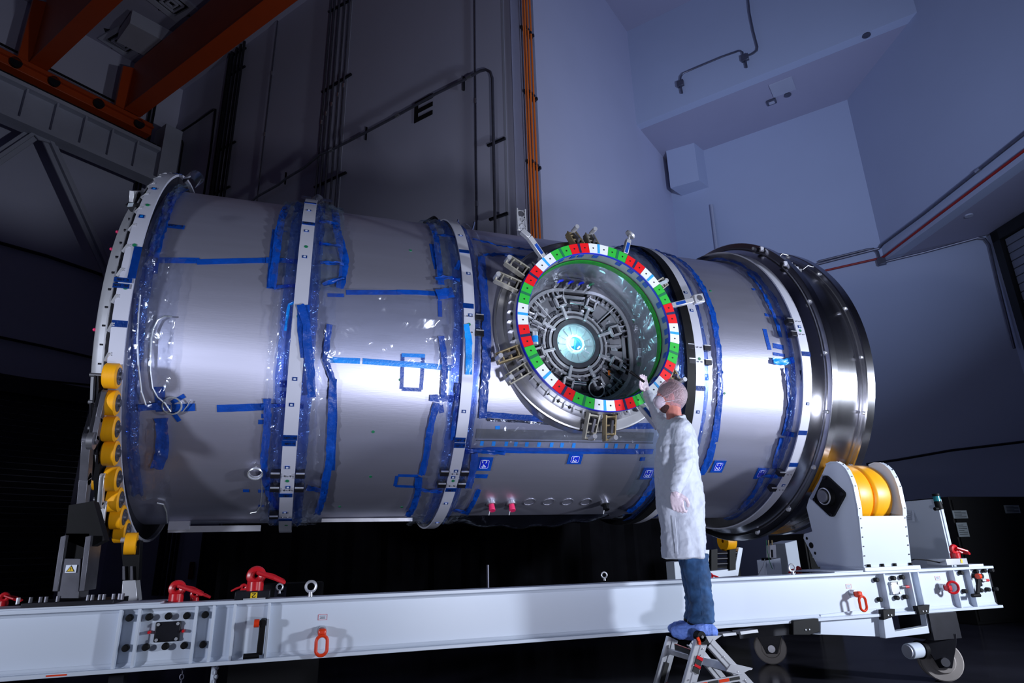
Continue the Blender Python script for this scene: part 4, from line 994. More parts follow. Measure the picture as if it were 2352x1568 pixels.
p = atY(1367, 895, BY-.12); MB().cyl(p, p+V((0, -.03, 0)), .075, n=32).build('hand_wheel', 'darkmetal', hat); MB().torus(p+V((0, -.03, 0)), YV, .075, .006, 32, 6).build('hand_wheel_rim', 'alu', hat); MB().cyl(p+V((0, -.03, 0)), p+V((0, -.06, 0)), .02, n=12).build('hand_wheel_hub', 'steel', hat)
p = atY(1229, 777, BY-.14); MB().cyl(p+V((.0, 0, .06)), p+V((0, 0, -.06)), .028, n=14).build('motor_canister', 'alu', hat); MB().cyl(p+V((0, 0, .02)), p+V((0, 0, -.04)), .0285, n=14).build('canister_tape', 'tapelite', hat)
pl = bpy.data.lights.new('hatch_lamp', 'POINT'); pl.energy = 2.2; pl.color = (.45, .95, 1); pl.shadow_soft_size = .05
po = bpy.data.objects.new('hatch_lamp', pl); C.objects.link(po); po.location = HC+V((.0, BY-.155, .05))

# ================================================================== COLOURED TARGET RING
rg = thing('target_ring', 'big round alignment ring with red, white and green segments in front of the port', 'target ring', (PX, PY, PZ))
RO, RI = .748, .660
MB().ring(PC, YV, RI-.004, RO+.004, PY, PY+.035, 128).build('ring_frame', 'label', rg)
MB().ring(PC, YV, RO-.02, RO+.002, PY+.03, PY+.12, 96).build('ring_backing', 'alu', rg)
COLS = ['rred', 'rwhite', 'green']
STR = {'rred': 'navy', 'rwhite': 'sky', 'green': 'dgreen'}
# 24 equal segments of 15 degrees; the first red one starts at -20.5 degrees
for i in range(24):
    col = COLS[i % 3]; a_ = -20.5+15*i
    A0, A1 = 90-(a_+15), 90-a_
    sg = MB()
    n = 8; vs = []
    for k in range(n+1):
        a = A0+.1+(A1-A0-.2)*k/n
        for r, y in ((RI, PY-.008), (RO, PY-.008), (RO, PY+.002), (RI, PY+.002)): vs.append(pp(a, r, y))
    fs = [(k*4+q, (k+1)*4+q, (k+1)*4+(q+1) % 4, k*4+(q+1) % 4) for k in range(n) for q in range(4)]+[(0, 1, 2, 3), (n*4+3, n*4+2, n*4+1, n*4)]
    so = sg.add(vs, fs).build('ring_segment', col, rg)
    so['label'] = {'rred': 'red segment of the ring', 'rwhite': 'white segment of the ring', 'green': 'green segment of the ring'}[col]
    am = (A0+A1)/2
    MB().prism([pp(am-.9, RI, PY-.0085), pp(am+.9, RI, PY-.0085), pp(am+.9, RO, PY-.0085), pp(am-.9, RO, PY-.0085)], (0, -.002, 0)).build('segment_stripe', STR[col], so)
    for k in (-1, 1):
        p = pp(am+k*4.2, (RI+RO)/2, PY-.008); MB().cyl(p, p+V((0, -.003, 0)), .007, n=8).build('screw_hole', 'blackink', so)
# clamps around the ring
def clamp(a, length, mat, hang=0):
    g = R2(a); t = V((-g.z, 0, g.x)); b = pp(a, RO+.01, PY+.07); k = MB()
    for s in (-1, 1): k.bar(b+t*s*.045, b+t*s*.04+g*length+V((0, hang, 0)), .012, .07, up=(0, 1, 0))
    for f in (.12, .45, .78, 1): c = b+g*length*f+V((0, hang*f, 0)); k.bar(c-t*.045, c+t*.045, .014, .06, up=(0, 1, 0))
    o = k.build('ring_clamp', mat, rg, bevel=.003)
    MB().bar(b+g*length*.2, b+g*length*.7+V((0, hang*.6, 0)), .02, .09, up=(0, 1, 0)).build('clamp_screw', 'midmetal', o)
    c = b+g*length; MB().cyl(c+V((0, -.05, 0)), c+V((0, .05, 0)), .02, n=12).build('clamp_pin', 'alu', o)
    MB().box(b+g*.03+V((0, .05, 0)), (.07, .06, .07), Matrix.Rotation(-math.radians(a), 3, 'Y')).build('clamp_base', 'darkmetal', o)
for a, L_, mt, hg in ((99.5, .17, 'gold', .10), (88.5, .16, 'grgold', .10), (146, .20, 'grgold', .02), (157.5, .21, 'grgold', .02), (200.5, .19, 'gold', .06), (212, .19, 'grgold', .06), (263, .20, 'grgold', .08), (274, .20, 'gold', .08), (331, .13, 'gold', .10), (35, .10, 'grgold', 0)):
    clamp(a, L_, mt, hg)
# arms carrying survey targets
def tarm(pts, label, head):
    P = [atY(*q[:2], q[2]) for q in pts]
    a = MB()
    for u, v in zip(P, P[1:]): a.bar(u, v, .045, .05, up=(0, 1, 0))
    o = a.build('target_arm', 'alu', rg, bevel=.004, label=label)
    mid = P[0].lerp(P[1], .4); d = (P[1]-P[0]).normalized()
    MB().bar(mid-d*.05, mid+d*.05, .028, .053, up=(0, 1, 0)).build('arm_tape', 'tape', o)
    if head: head(o, P[-1], (P[-1]-P[-2]).normalized())
def head_plate(o, p, d):
    up = V((-.02, 0, 1)).normalized(); c = p+up*.12; mb = MB()
    mb.bar(p, p+up*.20, .085, .012, up=(0, 1, 0)); mb.bar(p+up*.0, p+up*.12, .012, .03, up=(0, 1, 0))
    h = mb.build('target_plate', 'alu', o, bevel=.006)
    for s in (-1, 1): MB().bar(p+V((s*.036, -.01, 0)), p+up*.2+V((s*.036, -.01, 0)), .01, .03, up=(0, 1, 0)).build('plate_edge', 'alu', h)
    for s in (-1, 1): MB().bar(p+up*.02+V((-s*.03, -.01, 0)), p+up*.10+V((s*.03, -.01, 0)), .008, .02, up=(0, 1, 0)).build('cross_rib', 'alu', h)
    q = p+up*.155+V((0, -.008, 0)); MB().cyl(q, q+V((0, -.006, 0)), .026, n=24).build('target_disc', 'midmetal', h)
    for sx in (-1, 1):
        for sz in (-1, 1): MB().cyl(q+V((sx*.03, 0, sz*.03)), q+V((sx*.03, -.006, sz*.03)), .005, n=8).build('screw', 'blackink', h)
tarm([(1248, 592, PY+.02), (1215, 545, PY-.02), (1198, 530, PY-.02)], 'bent arm with a pale target plate at the upper left of the ring', head_plate)
def head_disc(o, p, d):
    MB().torus(p, d, .022, .006, 20, 6).build('collar', 'alu', o)
    q = p+d*.05; MB().cyl(p, q, .010, n=10).build('stem', 'alu', o)
    MB().cyl(q, q+V((.012, -.006, .014)), .048, n=24).build('target_disc', 'alu', o)
tarm([(1435, 583, PY+.02), (1443, 552, PY-.0)], 'short arm with a round target disc at the top right of the ring', head_disc)
def head_box(o, p, d):
    h = MB().box(p+d*.06, (.10, .06, .085), Matrix.Rotation(-.25, 3, 'Y')).build('target_plate', 'alu', o, bevel=.006)
    q = p+d*.06+V((0, -.03, 0)); MB().cyl(q, q+V((0, -.006, 0)), .026, n=24).build('target_disc', 'midmetal', h)
tarm([(1541, 702, PY+.02), (1590, 690, PY+.0)], 'arm with a pale square target at the right of the ring', head_box)
tarm([(1470, 930, PY+.02), (1512, 982, PY-.10)], 'arm with blue tape reaching down behind the worker', None)
p0 = atY(1514, 651, PY); MB().box(p0+V((.05, .02, .02)), (.10, .012, .03), Matrix.Rotation(-.45, 3, 'Y')).build('ruler_tab', 'paper', rg)
# ================================================================== TRANSPORT FRAME
BYF = 4.55; BT, BB = H-.258, H-.619        # front flange edge plane, top and bottom of the side rail
BX0, BX1 = -3.2, 6.20
fr = thing('transport_frame', 'long white steel I-beam transport frame on casters under the module', 'transport frame', (1.5, BYF, BB))
def ibeam(y0, x0, x1, name='side_rail', BT=BT, BB=BB):
    mb = MB(); W_, tf = .15, .022; c = y0+W_/2-.003
    mb.bb((x0, y0, BT-tf), (x1, y0+W_, BT)).bb((x0, y0, BB), (x1, y0+W_, BB+tf)).bb((x0, c-.007, BB+tf), (x1, c+.007, BT-tf))
    for z, s in ((BB+tf, 1), (BT-tf, -1)):    # rolled fillets
        mb.prism([(x0, c-.007, z), (x0, c-.030, z), (x0, c-.016, z+s*.008), (x0, c-.007, z+s*.024)], (x1-x0, 0, 0))
    return mb.build(name, 'white', fr, bevel=.003)
rail1 = ibeam(BYF, BX0, BX1); ibeam(BYF+2.95, BX0+.3, BX1-.2, 'side_rail', BT-.30, BB-.15)
for x in (-1.2, 4.9): MB().bb((x-.12, BYF+.14, BB+.02), (x+.12, BYF+2.96, BT-.32)).build('cross_beam', 'white', fr, bevel=.004)
MB().bb((1.6, BYF+.3, BB), (6.0, BYF+3.6, BB+.03)).bb((5.9, 6.9, BB), (7.2, 8.1, BB+.03)).build('deck_plate', 'darkmetal', fr)
WY = BYF+.065
def fx(px, py=1385, y=BYF): return atY(px, py, y).x
for px in (279, 322, 452, 492, 540, 619, 2032, 2092, 2111, 2194, 2231):
    x = fx(px, 1388 if px < 1000 else 1312)
    MB().bb((x-.008, BYF+.012, BB+.02), (x+.008, WY, BT-.02)).build('stiffener', 'white', fr, bevel=.002)
MB().bb((BX1-.012, BYF+.07, BB+.022), (BX1+.03, BYF+.15, BT-.022)).build('end_plate', 'darkmetal', fr)
def wx(px, py): return atY(px, py, WY)
def knob(px, py, r=.020):
    p = wx(px, py); MB().cyl(p, p+V((0, -.035, 0)), r, r*.92, n=16).build('bolt', 'black', fr, bevel=.004)
for q in ((299, 1418), (290, 1487), (344, 1416), (388, 1414), (430, 1413), (472, 1411), (336, 1485), (381, 1483), (424, 1481), (467, 1479)): knob(*q, .021)
for q in ((2009, 1331), (2017, 1376), (2048, 1327), (2068, 1325), (2056, 1372), (2076, 1370), (2203, 1315), (2212, 1357), (2238, 1312), (2256, 1310), (2273, 1309), (2248, 1355), (2265, 1353), (2283, 1352)): knob(*q, .020)
def aplate(px0, py0, px1, py1, mt):
    p, q = wx(px0, py0), wx(px1, py1); k = MB().bb((p.x, WY-.018, q.z), (q.x, WY, p.z)).build('access_plate', mt, fr, bevel=.006)
    for fx_ in (.12, .88):
        for fz in (.12, .88):
            c = V((p.x+(q.x-p.x)*fx_, WY-.018, q.z+(p.z-q.z)*fz)); MB().cyl(c, c+V((0, -.008, 0)), .009, n=12).build('screw', 'alu', k)
aplate(359, 1428, 412, 1471, 'darkmetal'); aplate(2040, 1336, 2066, 1364, 'steel'); aplate(2238, 1322, 2254, 1346, 'darkmetal')
for px, py in ((344, 1451), (422, 1448)): p = wx(px, py); MB().cyl(p, p+V((0, -.03, 0)), .011, .008, n=10).build('grease_nipple', 'red', fr)
for px, py in ((2072, 1347), (2256, 1332)):
    p = wx(px, py); k = MB().cyl(p+V((-.03, -.02, 0)), p+V((.0, -.03, 0)), .012, n=10).build('valve_stem', 'steel', fr); MB().cyl(p+V((0, -.03, 0)), p+V((.035, -.035, 0)), .012, n=10).build('red_cap', 'red', k)
def cautionplate(px, py):
    p = wx(px, py); k = MB().box(p, (.055, .003, .032)).build('instruction_plate', 'white', fr); mb = MB()
    for z in (.016, -.016): mb.box(p+V((0, -.002, z)), (.055, .001, .002))
    for x in (.027, -.027): mb.box(p+V((x, -.002, 0)), (.002, .001, .033))
    mb.build('red_border', 'red', k); mb = MB()
    for z, w_ in ((.007, .036), (0, .028), (-.007, .034)): mb.box(p+V((0, -.0022, z)), (w_, .001, .003))
    mb.build('printed_line', 'midmetal', k)
for q in ((741, 1417), (1949, 1346), (2153, 1327)): cautionplate(*q)
# slots of text-free red mark on the bottom flange
MB().box((fx(130, 1548), BYF-.001, BB+.012), (.10, .002, .008)).build('red_mark', 'orred', fr)
# side lifting links
def link(px, py, label, mt='orred', ring=False, tilt=0):
    p = wx(px, py); t = thing('lifting_link', label, 'lifting link', tuple(p), 'lifting links on the beam web')
    MB().cyl(p, p+V((0, -.05, 0)), .032, .028, n=18).build('swivel_base', 'steel', t)
    c = p+V((0, -.06, 0)); MB().box(c+V((0, -.015, -.005)), (.05, .05, .05)).build('swivel_body', mt, t, bevel=.012)
    if ring: MB().torus(c+V((.035, -.03, -.0)), (0.45, 1, .1), .048, .011, 32, 10).build('ring', mt, t)
    else:
        mb = MB(); r = .034; L_ = .045; pts = []
        for i in range(24):
            a = 2*PI*i/24; pts.append(c+V((r*math.cos(a)+tilt*.0, -.045, -.075+r*math.sin(a)+(L_*.5 if math.sin(a) > 0 else -L_*.5))))
        mb.tube(pts, .0105, 8, True).build('oval_link', mt, t)
link(739, 1448, 'orange oval lifting link hanging on the beam web near the crank handle'); link(1955, 1362, 'orange oval lifting link on the beam web left of the roller housing'); link(2160, 1348, 'round red lifting ring on the web at the right end of the beam', 'red', True)
# crank handles
def crank(pts, label, knobm):
    P = [wx(*q)+V((0, -.07, 0)) for q in pts]; t = thing('crank_handle', label, 'handle', tuple(P[0]), 'crank handles')
    MB().cyl(P[0]+V((0, .07, 0)), P[0]+V((0, -.03, 0)), .022, n=14).build('hub', 'black', t)
    MB().bar(P[0], P[1], .036, .02, up=(0, 1, 0)).build('arm', 'black', t, bevel=.004)
    MB().cyl(P[1]+V((-.09 if px_l else .0, -.02, 0)), P[1]+V((.0 if px_l else -.09, -.02, 0)), .016, n=14).build('grip', 'black', t)
    MB().cyl(P[0]+V((-.05, -.02, 0)), P[0]+V((-.02, -.02, 0)), .024, n=16).build('knob', knobm, t)
px_l = True
crank(((605, 1427), (597, 1500)), 'black crank handle folded against the left part of the beam', 'orred'); crank(((2232, 1322), (2228, 1365)), 'black crank handle with orange knob at the right end of the beam', 'orred')
# eye bolts on top
def eyebolt(px, py, r, label, y=BYF+.05, mt='alu'):
    p = atY(px, py, y); t = thing('eye_bolt', label, 'eye bolt', (p.x, y, BT), 'eye bolts on the frame')
    z = BT+r*1.9; MB().torus((p.x, y, z), (0.2, 1, 0), r, r*.28, 28, 8).build('eye', mt, t); MB().cyl((p.x, y, BT), (p.x, y, z-r), r*.5, r*.35, n=12).build('shank', mt, t)
eyebolt(712, 1378, .032, 'shiny eye bolt on top of the beam near the left red swivel'); eyebolt(1821, 1318, .028, 'shiny eye bolt on the beam just left of the roller housing'); eyebolt(1390, 1355, .022, 'small eye bolt seen behind the middle of the beam', BYF+.4); eyebolt(640, 1378, .022, 'small eye bolt standing behind the large one', BYF+.6)
# red lifting swivels on top
def swivel(px, py, s, y, label, flip=1, base=None, mt='red'):
    p = atY(px, py, y); t = thing('lifting_swivel', label, 'lifting swivel', (p.x, y, p.z), 'red lifting swivels')
    MB().cyl(p, p+V((0, 0, .055*s)), .045*s, n=24).build('body', mt, t, bevel=.003)
    MB().torus(p+V((0, 0, .085*s)), (0, 1, 0), .032*s, .022*s, 20, 8).build('bail', mt, t)
    MB().tube([p+V((flip*.01*s, -.03*s, .10*s)), p+V((flip*.10*s, -.055*s, .07*s)), p+V((flip*.155*s, -.03*s, .045*s)), p+V((flip*.15*s, .03*s, .05*s)), p+V((flip*.09*s, .05*s, .08*s)), p+V((flip*.01*s, .03*s, .10*s))], .012*s, 8, True).build('shackle', mt, t)
    return t
def block(px0, py0, px1, py1, y, d, label, mt='darkmetal'):
    p, q = atY(px0, py0, y), atY(px1, py1, y); t = thing('mount_block', label, 'mount block', ((p.x+q.x)/2, y, q.z))
    MB().bb((p.x, y, q.z), (q.x, y+d, p.z)).build('block_body', mt, t, bevel=.003); return t, p, q
bl, p, q = block(540, 1359, 618, 1378, BYF+.02, .18, 'dark steel block with a yellow number plate on the beam under the big red swivel')
y_ = BYF+.02; c = atY(583, 1368, y_)
k = MB().box(c+V((0, -.002, 0)), (.040, .003, .040)).build('number_plate', 'caution', bl); mb = MB(); s = .022
o = c+V((s/2, -.004, s/2+.002))
stroke_text(mb, SEG['2'], o, V((-1, 0, 0)), V((0, 0, -1)), s, .004, V((0, -1, 0))); mb.build('number_two', 'blackink', k)
MB().bb((c.x-.06, y_-.01, BT), (c.x+.07, y_, BT+.008)).build('foot_plate', 'alu', bl)
swivel(585, 1358, 1.12, BYF+.10, 'largest red lifting swivel standing on the block with the yellow number plate'); swivel(558, 1363, .5, BYF+.7, 'small red swivel half hidden left of the largest one', -1)
swivel(403, 1383, .95, BYF+.15, 'red lifting swivel left of the largest one on the beam'); swivel(446, 1383, .62, BYF+.55, 'smaller red swivel right behind the second one'); swivel(6, 1392, .6, BYF+.5, 'small red swivel cut by the left photo edge')
bl2, p, q = block(2172, 1283, 2224, 1296, BYF+.03, .2, 'bare steel block under the red swivel at the right end of the beam', 'steel')
k = atY(2208, 1288, BYF+.03); MB().box(k+V((0, -.002, 0)), (.022, .003, .034)).build('yellow_label', 'caution', bl2)
swivel(2196, 1283, .95, BYF+.12, 'red lifting swivel on the steel block at the right end of the beam'); swivel(1836, 1322, .62, BYF+.5, 'red swivel between the small eye bolt and the roller housing', -1)
swivel(1634, 1333, .5, BYF+.9, 'small red swivel just right of the jeans')
MB().tube([atY(2160, 1292, BYF+.1), atY(2130, 1286, BYF+.1), atY(2100, 1284, BYF+.12), atY(2080, 1290, BYF+.2)], .006, 6).build('signal_cable', 'black', bl2)
# flat covers on the beam at the right
MB().bb((fx(2230, 1296), BYF+.02, BT), (fx(2262, 1290), BYF+.14, BT+.02)).build('cover_plate', 'white', fr)
# ---------------- right roller station
HX0, HX1, HY0 = 4.68, 5.225, BYF+.02
rs = thing('roller_housing', 'white roller station with two big yellow wheels carrying the right end of the module', 'roller station', (4.95, HY0, BT))
poly = [(1989, 1299), (1972, 1185), (1971, 1168), (1961, 1117), (1953, 1095), (1944, 1078), (1933, 1067), (1922, 1061), (1909, 1061), (1898, 1066), (1880, 1105), (1858, 1144), (1852, 1165), (1862, 1207), (1865.5, 1220), (1846, 1226), (1845, 1236), (1880, 1308.7)]
side = [atX(*q, HX0) for q in poly]; side[0].y = HY0; side[0].z = BT+.03; side[-1].z = BT+.03
MB().prism(side, (.025, 0, 0)).build('side_plate', 'white', rs, bevel=.003)
MB().prism([p+V((HX1-HX0-.03, 0, 0)) for p in side], (.03, 0, 0)).build('side_plate', 'white', rs, bevel=.003)
# rounded front rims following the arch
for xo in (0, HX1-HX0-.03):
    mb = MB(); P = side[1:10]
    for a, b in zip(P, P[1:]): mb.bar(a+V((xo+.014, 0, 0)), b+V((xo+.014, 0, 0)), .045, .012, up=(b-a).cross(V((1, 0, 0))))
    mb.build('arch_rim', 'white', rs)
zc0 = side[1].z
cover = MB().prism([V((HX0, side[0].y-.004, BT+.03)), V((HX1, side[0].y-.004, BT+.03)), V((HX1, side[1].y-.004, zc0)), V((HX0, side[1].y-.004, zc0))], (0, .02, 0)).build('cover_plate', 'white', rs, bevel=.002)
for xx in (HX0+.018, HX1-.018):
    for z in [BT+.05+i*(zc0-BT-.07)/5 for i in range(6)]:
        yy = side[0].y+(side[1].y-side[0].y)*(z-BT)/(zc0-BT)-.004; MB().cyl((xx, yy, z), (xx, yy-.004, z), .006, n=8).build('screw', 'darkmetal', cover)
for xx in (HX0+.012, HX1-.012):
    for P in side[2:8]: MB().sphere(P+V((xx-HX0, -.008, .004)), .005, 8, 6).build('screw', 'darkmetal', rs)
MB().prism([V((HX0+.03, HY0+.45, BT+.03)), V((HX1-.03, HY0+.45, BT+.03)), V((HX1-.03, HY0+.48, zc0)), V((HX0+.03, HY0+.48, zc0))], (0, .02, 0)).build('back_plate', 'white', rs)
RC = V((0, 4.845, H+.40)); RR = .285
for x0, x1 in ((HX0+.085, HX0+.275), (HX0+.292, HX1-.045)):
    MB().lathe([(x0, .12), (x0, RR-.02), (x0+.015, RR-.004), (x0+.03, RR), (x1-.03, RR), (x1-.015, RR-.004), (x1, RR-.02), (x1, .12)], (0, RC.y, RC.z), XA, 80).build('roller', 'yellow', rs)
MB().cyl((HX0-.06, RC.y, RC.z), (HX1+.03, RC.y, RC.z), .06, n=24).build('axle', 'darkmetal', rs)
# bearing flange: rotated square on the left side plate
cB = atX(1898, 1137, HX0-.02); dm = [atX(*q, HX0-.028) for q in ((1893, 1088), (1941, 1133), (1910, 1190), (1866, 1148))]
def roundpoly(P, r, n=4):
    out = []; k = len(P)
    for i in range(k):
        a, b, c = P[i-1], P[i], P[(i+1) % k]; u, w_ = (a-b).normalized(), (c-b).normalized()
        for j in range(n+1): t = j/n; s_ = b+u*r, b+w_*r; out.append(s_[0]*(1-t)**2+b*2*t*(1-t)+s_[1]*t*t)
    return out
bf = MB().prism(roundpoly(dm, .04), (.03, 0, 0)).build('bearing_flange', 'black', rs, bevel=.003)
cc = sum(dm, V((0, 0, 0)))/4
for d in dm: c = d.lerp(cc, .17); MB().cyl(c, c+V((-.014, 0, 0)), .017, n=6).build('hex_bolt', 'darkmetal', bf)
MB().cyl(cc, cc+V((-.05, 0, 0)), .085, .075, n=32).build('bearing_hub', 'black', bf); MB().cyl(cc+V((-.05, 0, 0)), cc+V((-.075, 0, 0)), .055, n=28).build('shaft_end', 'steel', bf); MB().torus(cc+V((-.048, 0, 0)), XA, .072, .006, 32, 8).build('seal_ring', 'alu', bf)
for q, r in (((1853, 1236), .014), ((1863, 1252), .028), ((1872, 1270), .014)): c = atX(*q, HX0-.002); MB().cyl(c, c+V((.004, 0, 0)), r, n=18).build('lightening_hole', 'blackink', rs)
bp_ = MB().bb((HX0-.34, BYF+.0, BT), (HX1+.05, BYF+.55, BT+.012)).bb((HX0-.02, BYF-.012, BT), (HX1+.07, BYF+.5, BT+.034)).build('base_plate', 'white', rs, bevel=.003)
for x in (HX0+.05, HX0+.20, HX0+.34, HX1-.02): MB().cyl((x, BYF+.005, BT+.03), (x, BYF+.005, BT+.058), .016, n=14).build('cap_screw', 'black', bp_)
# ---------------- white cabinet with signal tower
ca = atY(2151, 1145, 5.0); cx1 = atY(2187, 1290, 5.0).x; zt5 = ca.z
dl = ray(2068, 1200); yb5 = ca.x*dl.y/dl.x
ec = thing('control_cabinet', 'white control cabinet with a green signal tower behind the roller housing', 'control cabinet', (ca.x, 5.0, BT))
MB().bb((ca.x, 5.0, BT-.2), (cx1+.05, yb5, zt5)).build('body', 'white', ec, bevel=.004)
MB().bb((ca.x+.02, 4.99, BT-.15), (cx1+.03, 5.0, zt5-.03)).build('door', 'white', ec)
MB().bb((ca.x-.01, yb5-.1, BT-.2), (ca.x+.3, yb5+.3, BT-.05)).build('plinth', 'darkmetal', ec)
def sidep(px, py, off=.0): d = ray(px, py); return CAM+d*((ca.x-off)/d.x)
v0, v1, v2 = sidep(2085, 1172), sidep(2098, 1172), sidep(2112, 1197)
mb = MB(); mb.prism([v0, v1, v2, sidep(2092, 1200)], (-.004, 0, 0))
for i in range(5): a_ = v1.lerp(v2, .15+.17*i); b_ = v0.lerp(sidep(2092, 1200), .15+.17*i); mb.bar(a_+V((-.05, 0, 0)), b_+V((-.05, 0, 0)), .012, .006)
mb.bar(v1+V((-.01, 0, 0)), v2+V((-.08, 0, 0)), .02, .006); mb.build('vent_hood', 'white', ec)
b_ = atY(2153, 1165, 4.96); MB().cyl(b_+V((-.04, 0, -.015)), b_+V((.02, 0, -.01)), .018, n=12).build('tower_bracket', 'black', ec)
tw = MB().cyl(b_+V((.03, 0, -.02)), b_+V((.02, 0, .06)), .034, n=24).build('tower_base', 'black', ec); MB().cyl(b_+V((.02, 0, .06)), b_+V((.02, 0, .11)), .032, n=24).build('tower_lens', 'teal', tw); MB().cyl(b_+V((.02, 0, .11)), b_+V((.02, 0, .135)), .035, n=24).build('tower_cap', 'black', tw)
# ---------------- far white brackets and instrument pillar
def yq(px, py, y): return atY(px, py, y)
y = 6.6; t = thing('idler_bracket', 'white forked bracket with black rollers behind the worker', 'roller bracket', tuple(yq(1660, 1325, y)))
for pts in (((1617, 1262), (1630, 1262), (1626, 1320), (1612, 1320)), ((1697, 1256), (1707, 1258), (1696, 1322), (1684, 1322))):
    MB().prism([yq(*q, y) for q in pts], (0, .06, 0)).build('fork_arm', 'white', t, bevel=.006)
MB().prism([yq(*q, y) for q in ((1620, 1312), (1692, 1305), (1690, 1322), (1620, 1328))], (0, .3, 0)).build('base', 'white', t, bevel=.004)
for z in (1272, 1284, 1296): MB().cyl(yq(1624, z, y+.02), yq(1694, z-3, y+.02), .018, n=12).build('roller_bar', 'darkmetal', t)
for x in (1634, 1676): MB().prism([yq(x, 1262, y-.02), yq(x+14, 1260, y-.02), yq(x+14, 1308, y-.02), yq(x, 1310, y-.02)], (0, .05, 0)).build('black_plate', 'black', t)
c = yq(1668, 1242, 6.7); MB().lathe([(0, .02), (0, .11), (.06, .12), (.12, .11), (.12, .02)], c+V((-.05, 0, 0)), XA, 32).build('yellow_wheel', 'yellow', t)
y = 5.3; t = thing('instrument_pillar', 'pale instrument pillar with a cable standing on the beam below the module end', 'instrument', tuple(yq(1777, 1325, y)))
MB().prism([yq(*q, y) for q in ((1757, 1286), (1793, 1281), (1798, 1325), (1762, 1328))], (0, .12, 0)).build('pillar_body', 'white', t, bevel=.004)
MB().prism([yq(*q, y) for q in ((1769, 1252), (1782, 1250), (1784, 1281), (1770, 1283))], (0, .06, 0)).build('sensor_column', 'alu', t, bevel=.003)
mb = MB(); mb.bar(yq(1773, 1262, y-.01), yq(1774, 1280, y-.01), .015, .01, up=(0, 1, 0)); mb.build('slot', 'darkmetal', t)
for x in (1765, 1773): MB().cyl(yq(x, 1240, y+.02), yq(x+1, 1254, y+.02), .006, n=8).build('probe', 'gold', t)
MB().prism([yq(*q, y) for q in ((1757, 1281), (1772, 1280), (1772, 1286), (1757, 1287))], (0, .05, 0)).build('clamp_block', 'black', t)
MB().tube([yq(1760, 1240, y-.02), yq(1762, 1262, y-.03), yq(1768, 1290, y-.03), yq(1774, 1306, y-.02)], .003, 6).build('green_wire', 'dgreen', t)
MB().tube([yq(1757, 1283, y-.02), yq(1752, 1300, y-.03), yq(1738, 1326, y-.03)], .003, 6).build('grey_wire', 'alu', t)
y = 7.4; t = tag(MB().prism([yq(1803, 1247, y), yq(1830, 1240, y), Kz(yq(1841, 1312, y), BB+.03), Kz(yq(1814, 1316, y), BB+.03)], (0, .3, 0)).build('far_pedestal', 'white', bevel=.006), 'pale far pedestal seen between the instrument pillar and the roller housing', 'pedestal')
y = 7.5; tag(MB().prism([yq(1548, 1290, y), yq(1568, 1288, y), Kz(yq(1568, 1340, y), BB+.03), Kz(yq(1552, 1342, y), BB+.03)], (0, .2, 0)).build('far_pedestal', 'white', bevel=.006), 'pale far pedestal half hidden by the jeans of the worker', 'pedestal')
# ---------------- casters, forklift pocket, under-frame parts
def caster(px, py, R, y, label, fork=True):
    c = atY(px, py, y); c.z = R+.002; t = thing('caster', label, 'caster', (c.x, y, 0), 'big casters')
    MB().lathe([(-.02, .05), (-.02, R*.55), (0, R*.62), (0, R-.01), (.012, R), (.055, R), (.062, R-.012), (.068, R-.012), (.075, R), (.13, R), (.14, R-.01), (.14, .05)], c+V((0, -.0, 0)), (.55, .83, 0), 64).build('wheel', 'caster', t)
    a = V((.55, .83, 0)).normalized(); s = V((.83, -.55, 0))
    f = MB().prism([c-a*.045+s*.05+V((0, 0, -.05)), c-a*.045-s*.05+V((0, 0, -.05)), c-a*.045-s*.13+V((0, 0, R*.9)), c-a*.045-s*.05+V((0, 0, R*1.35)), c-a*.045+s*.14+V((0, 0, R*1.35)), c-a*.045+s*.12+V((0, 0, R*.8))], a*.014).build('fork', 'darkmetal', t, bevel=.003)
    MB().cyl(c-a*.075, c+a*.02, .035, n=20).build('axle_cap', 'steel', t)
    MB().bb((c.x-.16, y-.10, R*2+.02), (c.x+.16, y+.22, BB)).build('mount', 'darkmetal', t)
    return t, c
ct, cc_ = caster(2166, 1522, .165, 4.62, 'large pale caster wheel under the right end of the beam')
m0 = atY(2085, 1490, 4.62); m0.z = cc_.z+.10
k = MB().cyl(m0, m0+V((.16, .02, 0)), .062, n=28).build('drive_motor', 'white', ct, bevel=.006); MB().cyl(m0+V((.15, .02, 0)), m0+V((.21, .02, 0)), .075, .06, n=28).build('motor_flange', 'black', k); MB().cyl(m0+V((-.012, 0, 0)), m0, .05, n=24).build('motor_cap', 'band', k)
caster(1772, 1500, .155, 5.95, 'pale caster wheel further back beneath the frame')
pk = thing('forklift_pocket', 'white box section pocket bolted under the right part of the beam', 'forklift pocket', tuple(atY(1980, 1450, BYF+.05)))
y = BYF+.05
MB().prism([atY(*q, y) for q in ((1885, 1411), (2030, 1395), (2030, 1455), (2030, 1462), (1868, 1456), (1885, 1455))], (0, .8, 0)).build('channel', 'white', pk, bevel=.004)
MB().prism([atY(*q, y-.06) for q in ((2027, 1400), (2045, 1398), (2056, 1450), (2130, 1437), (2124, 1398), (2132, 1396), (2136, 1454), (2034, 1466))], (0, .06, 0)).build('end_bracket', 'white', pk, bevel=.004)
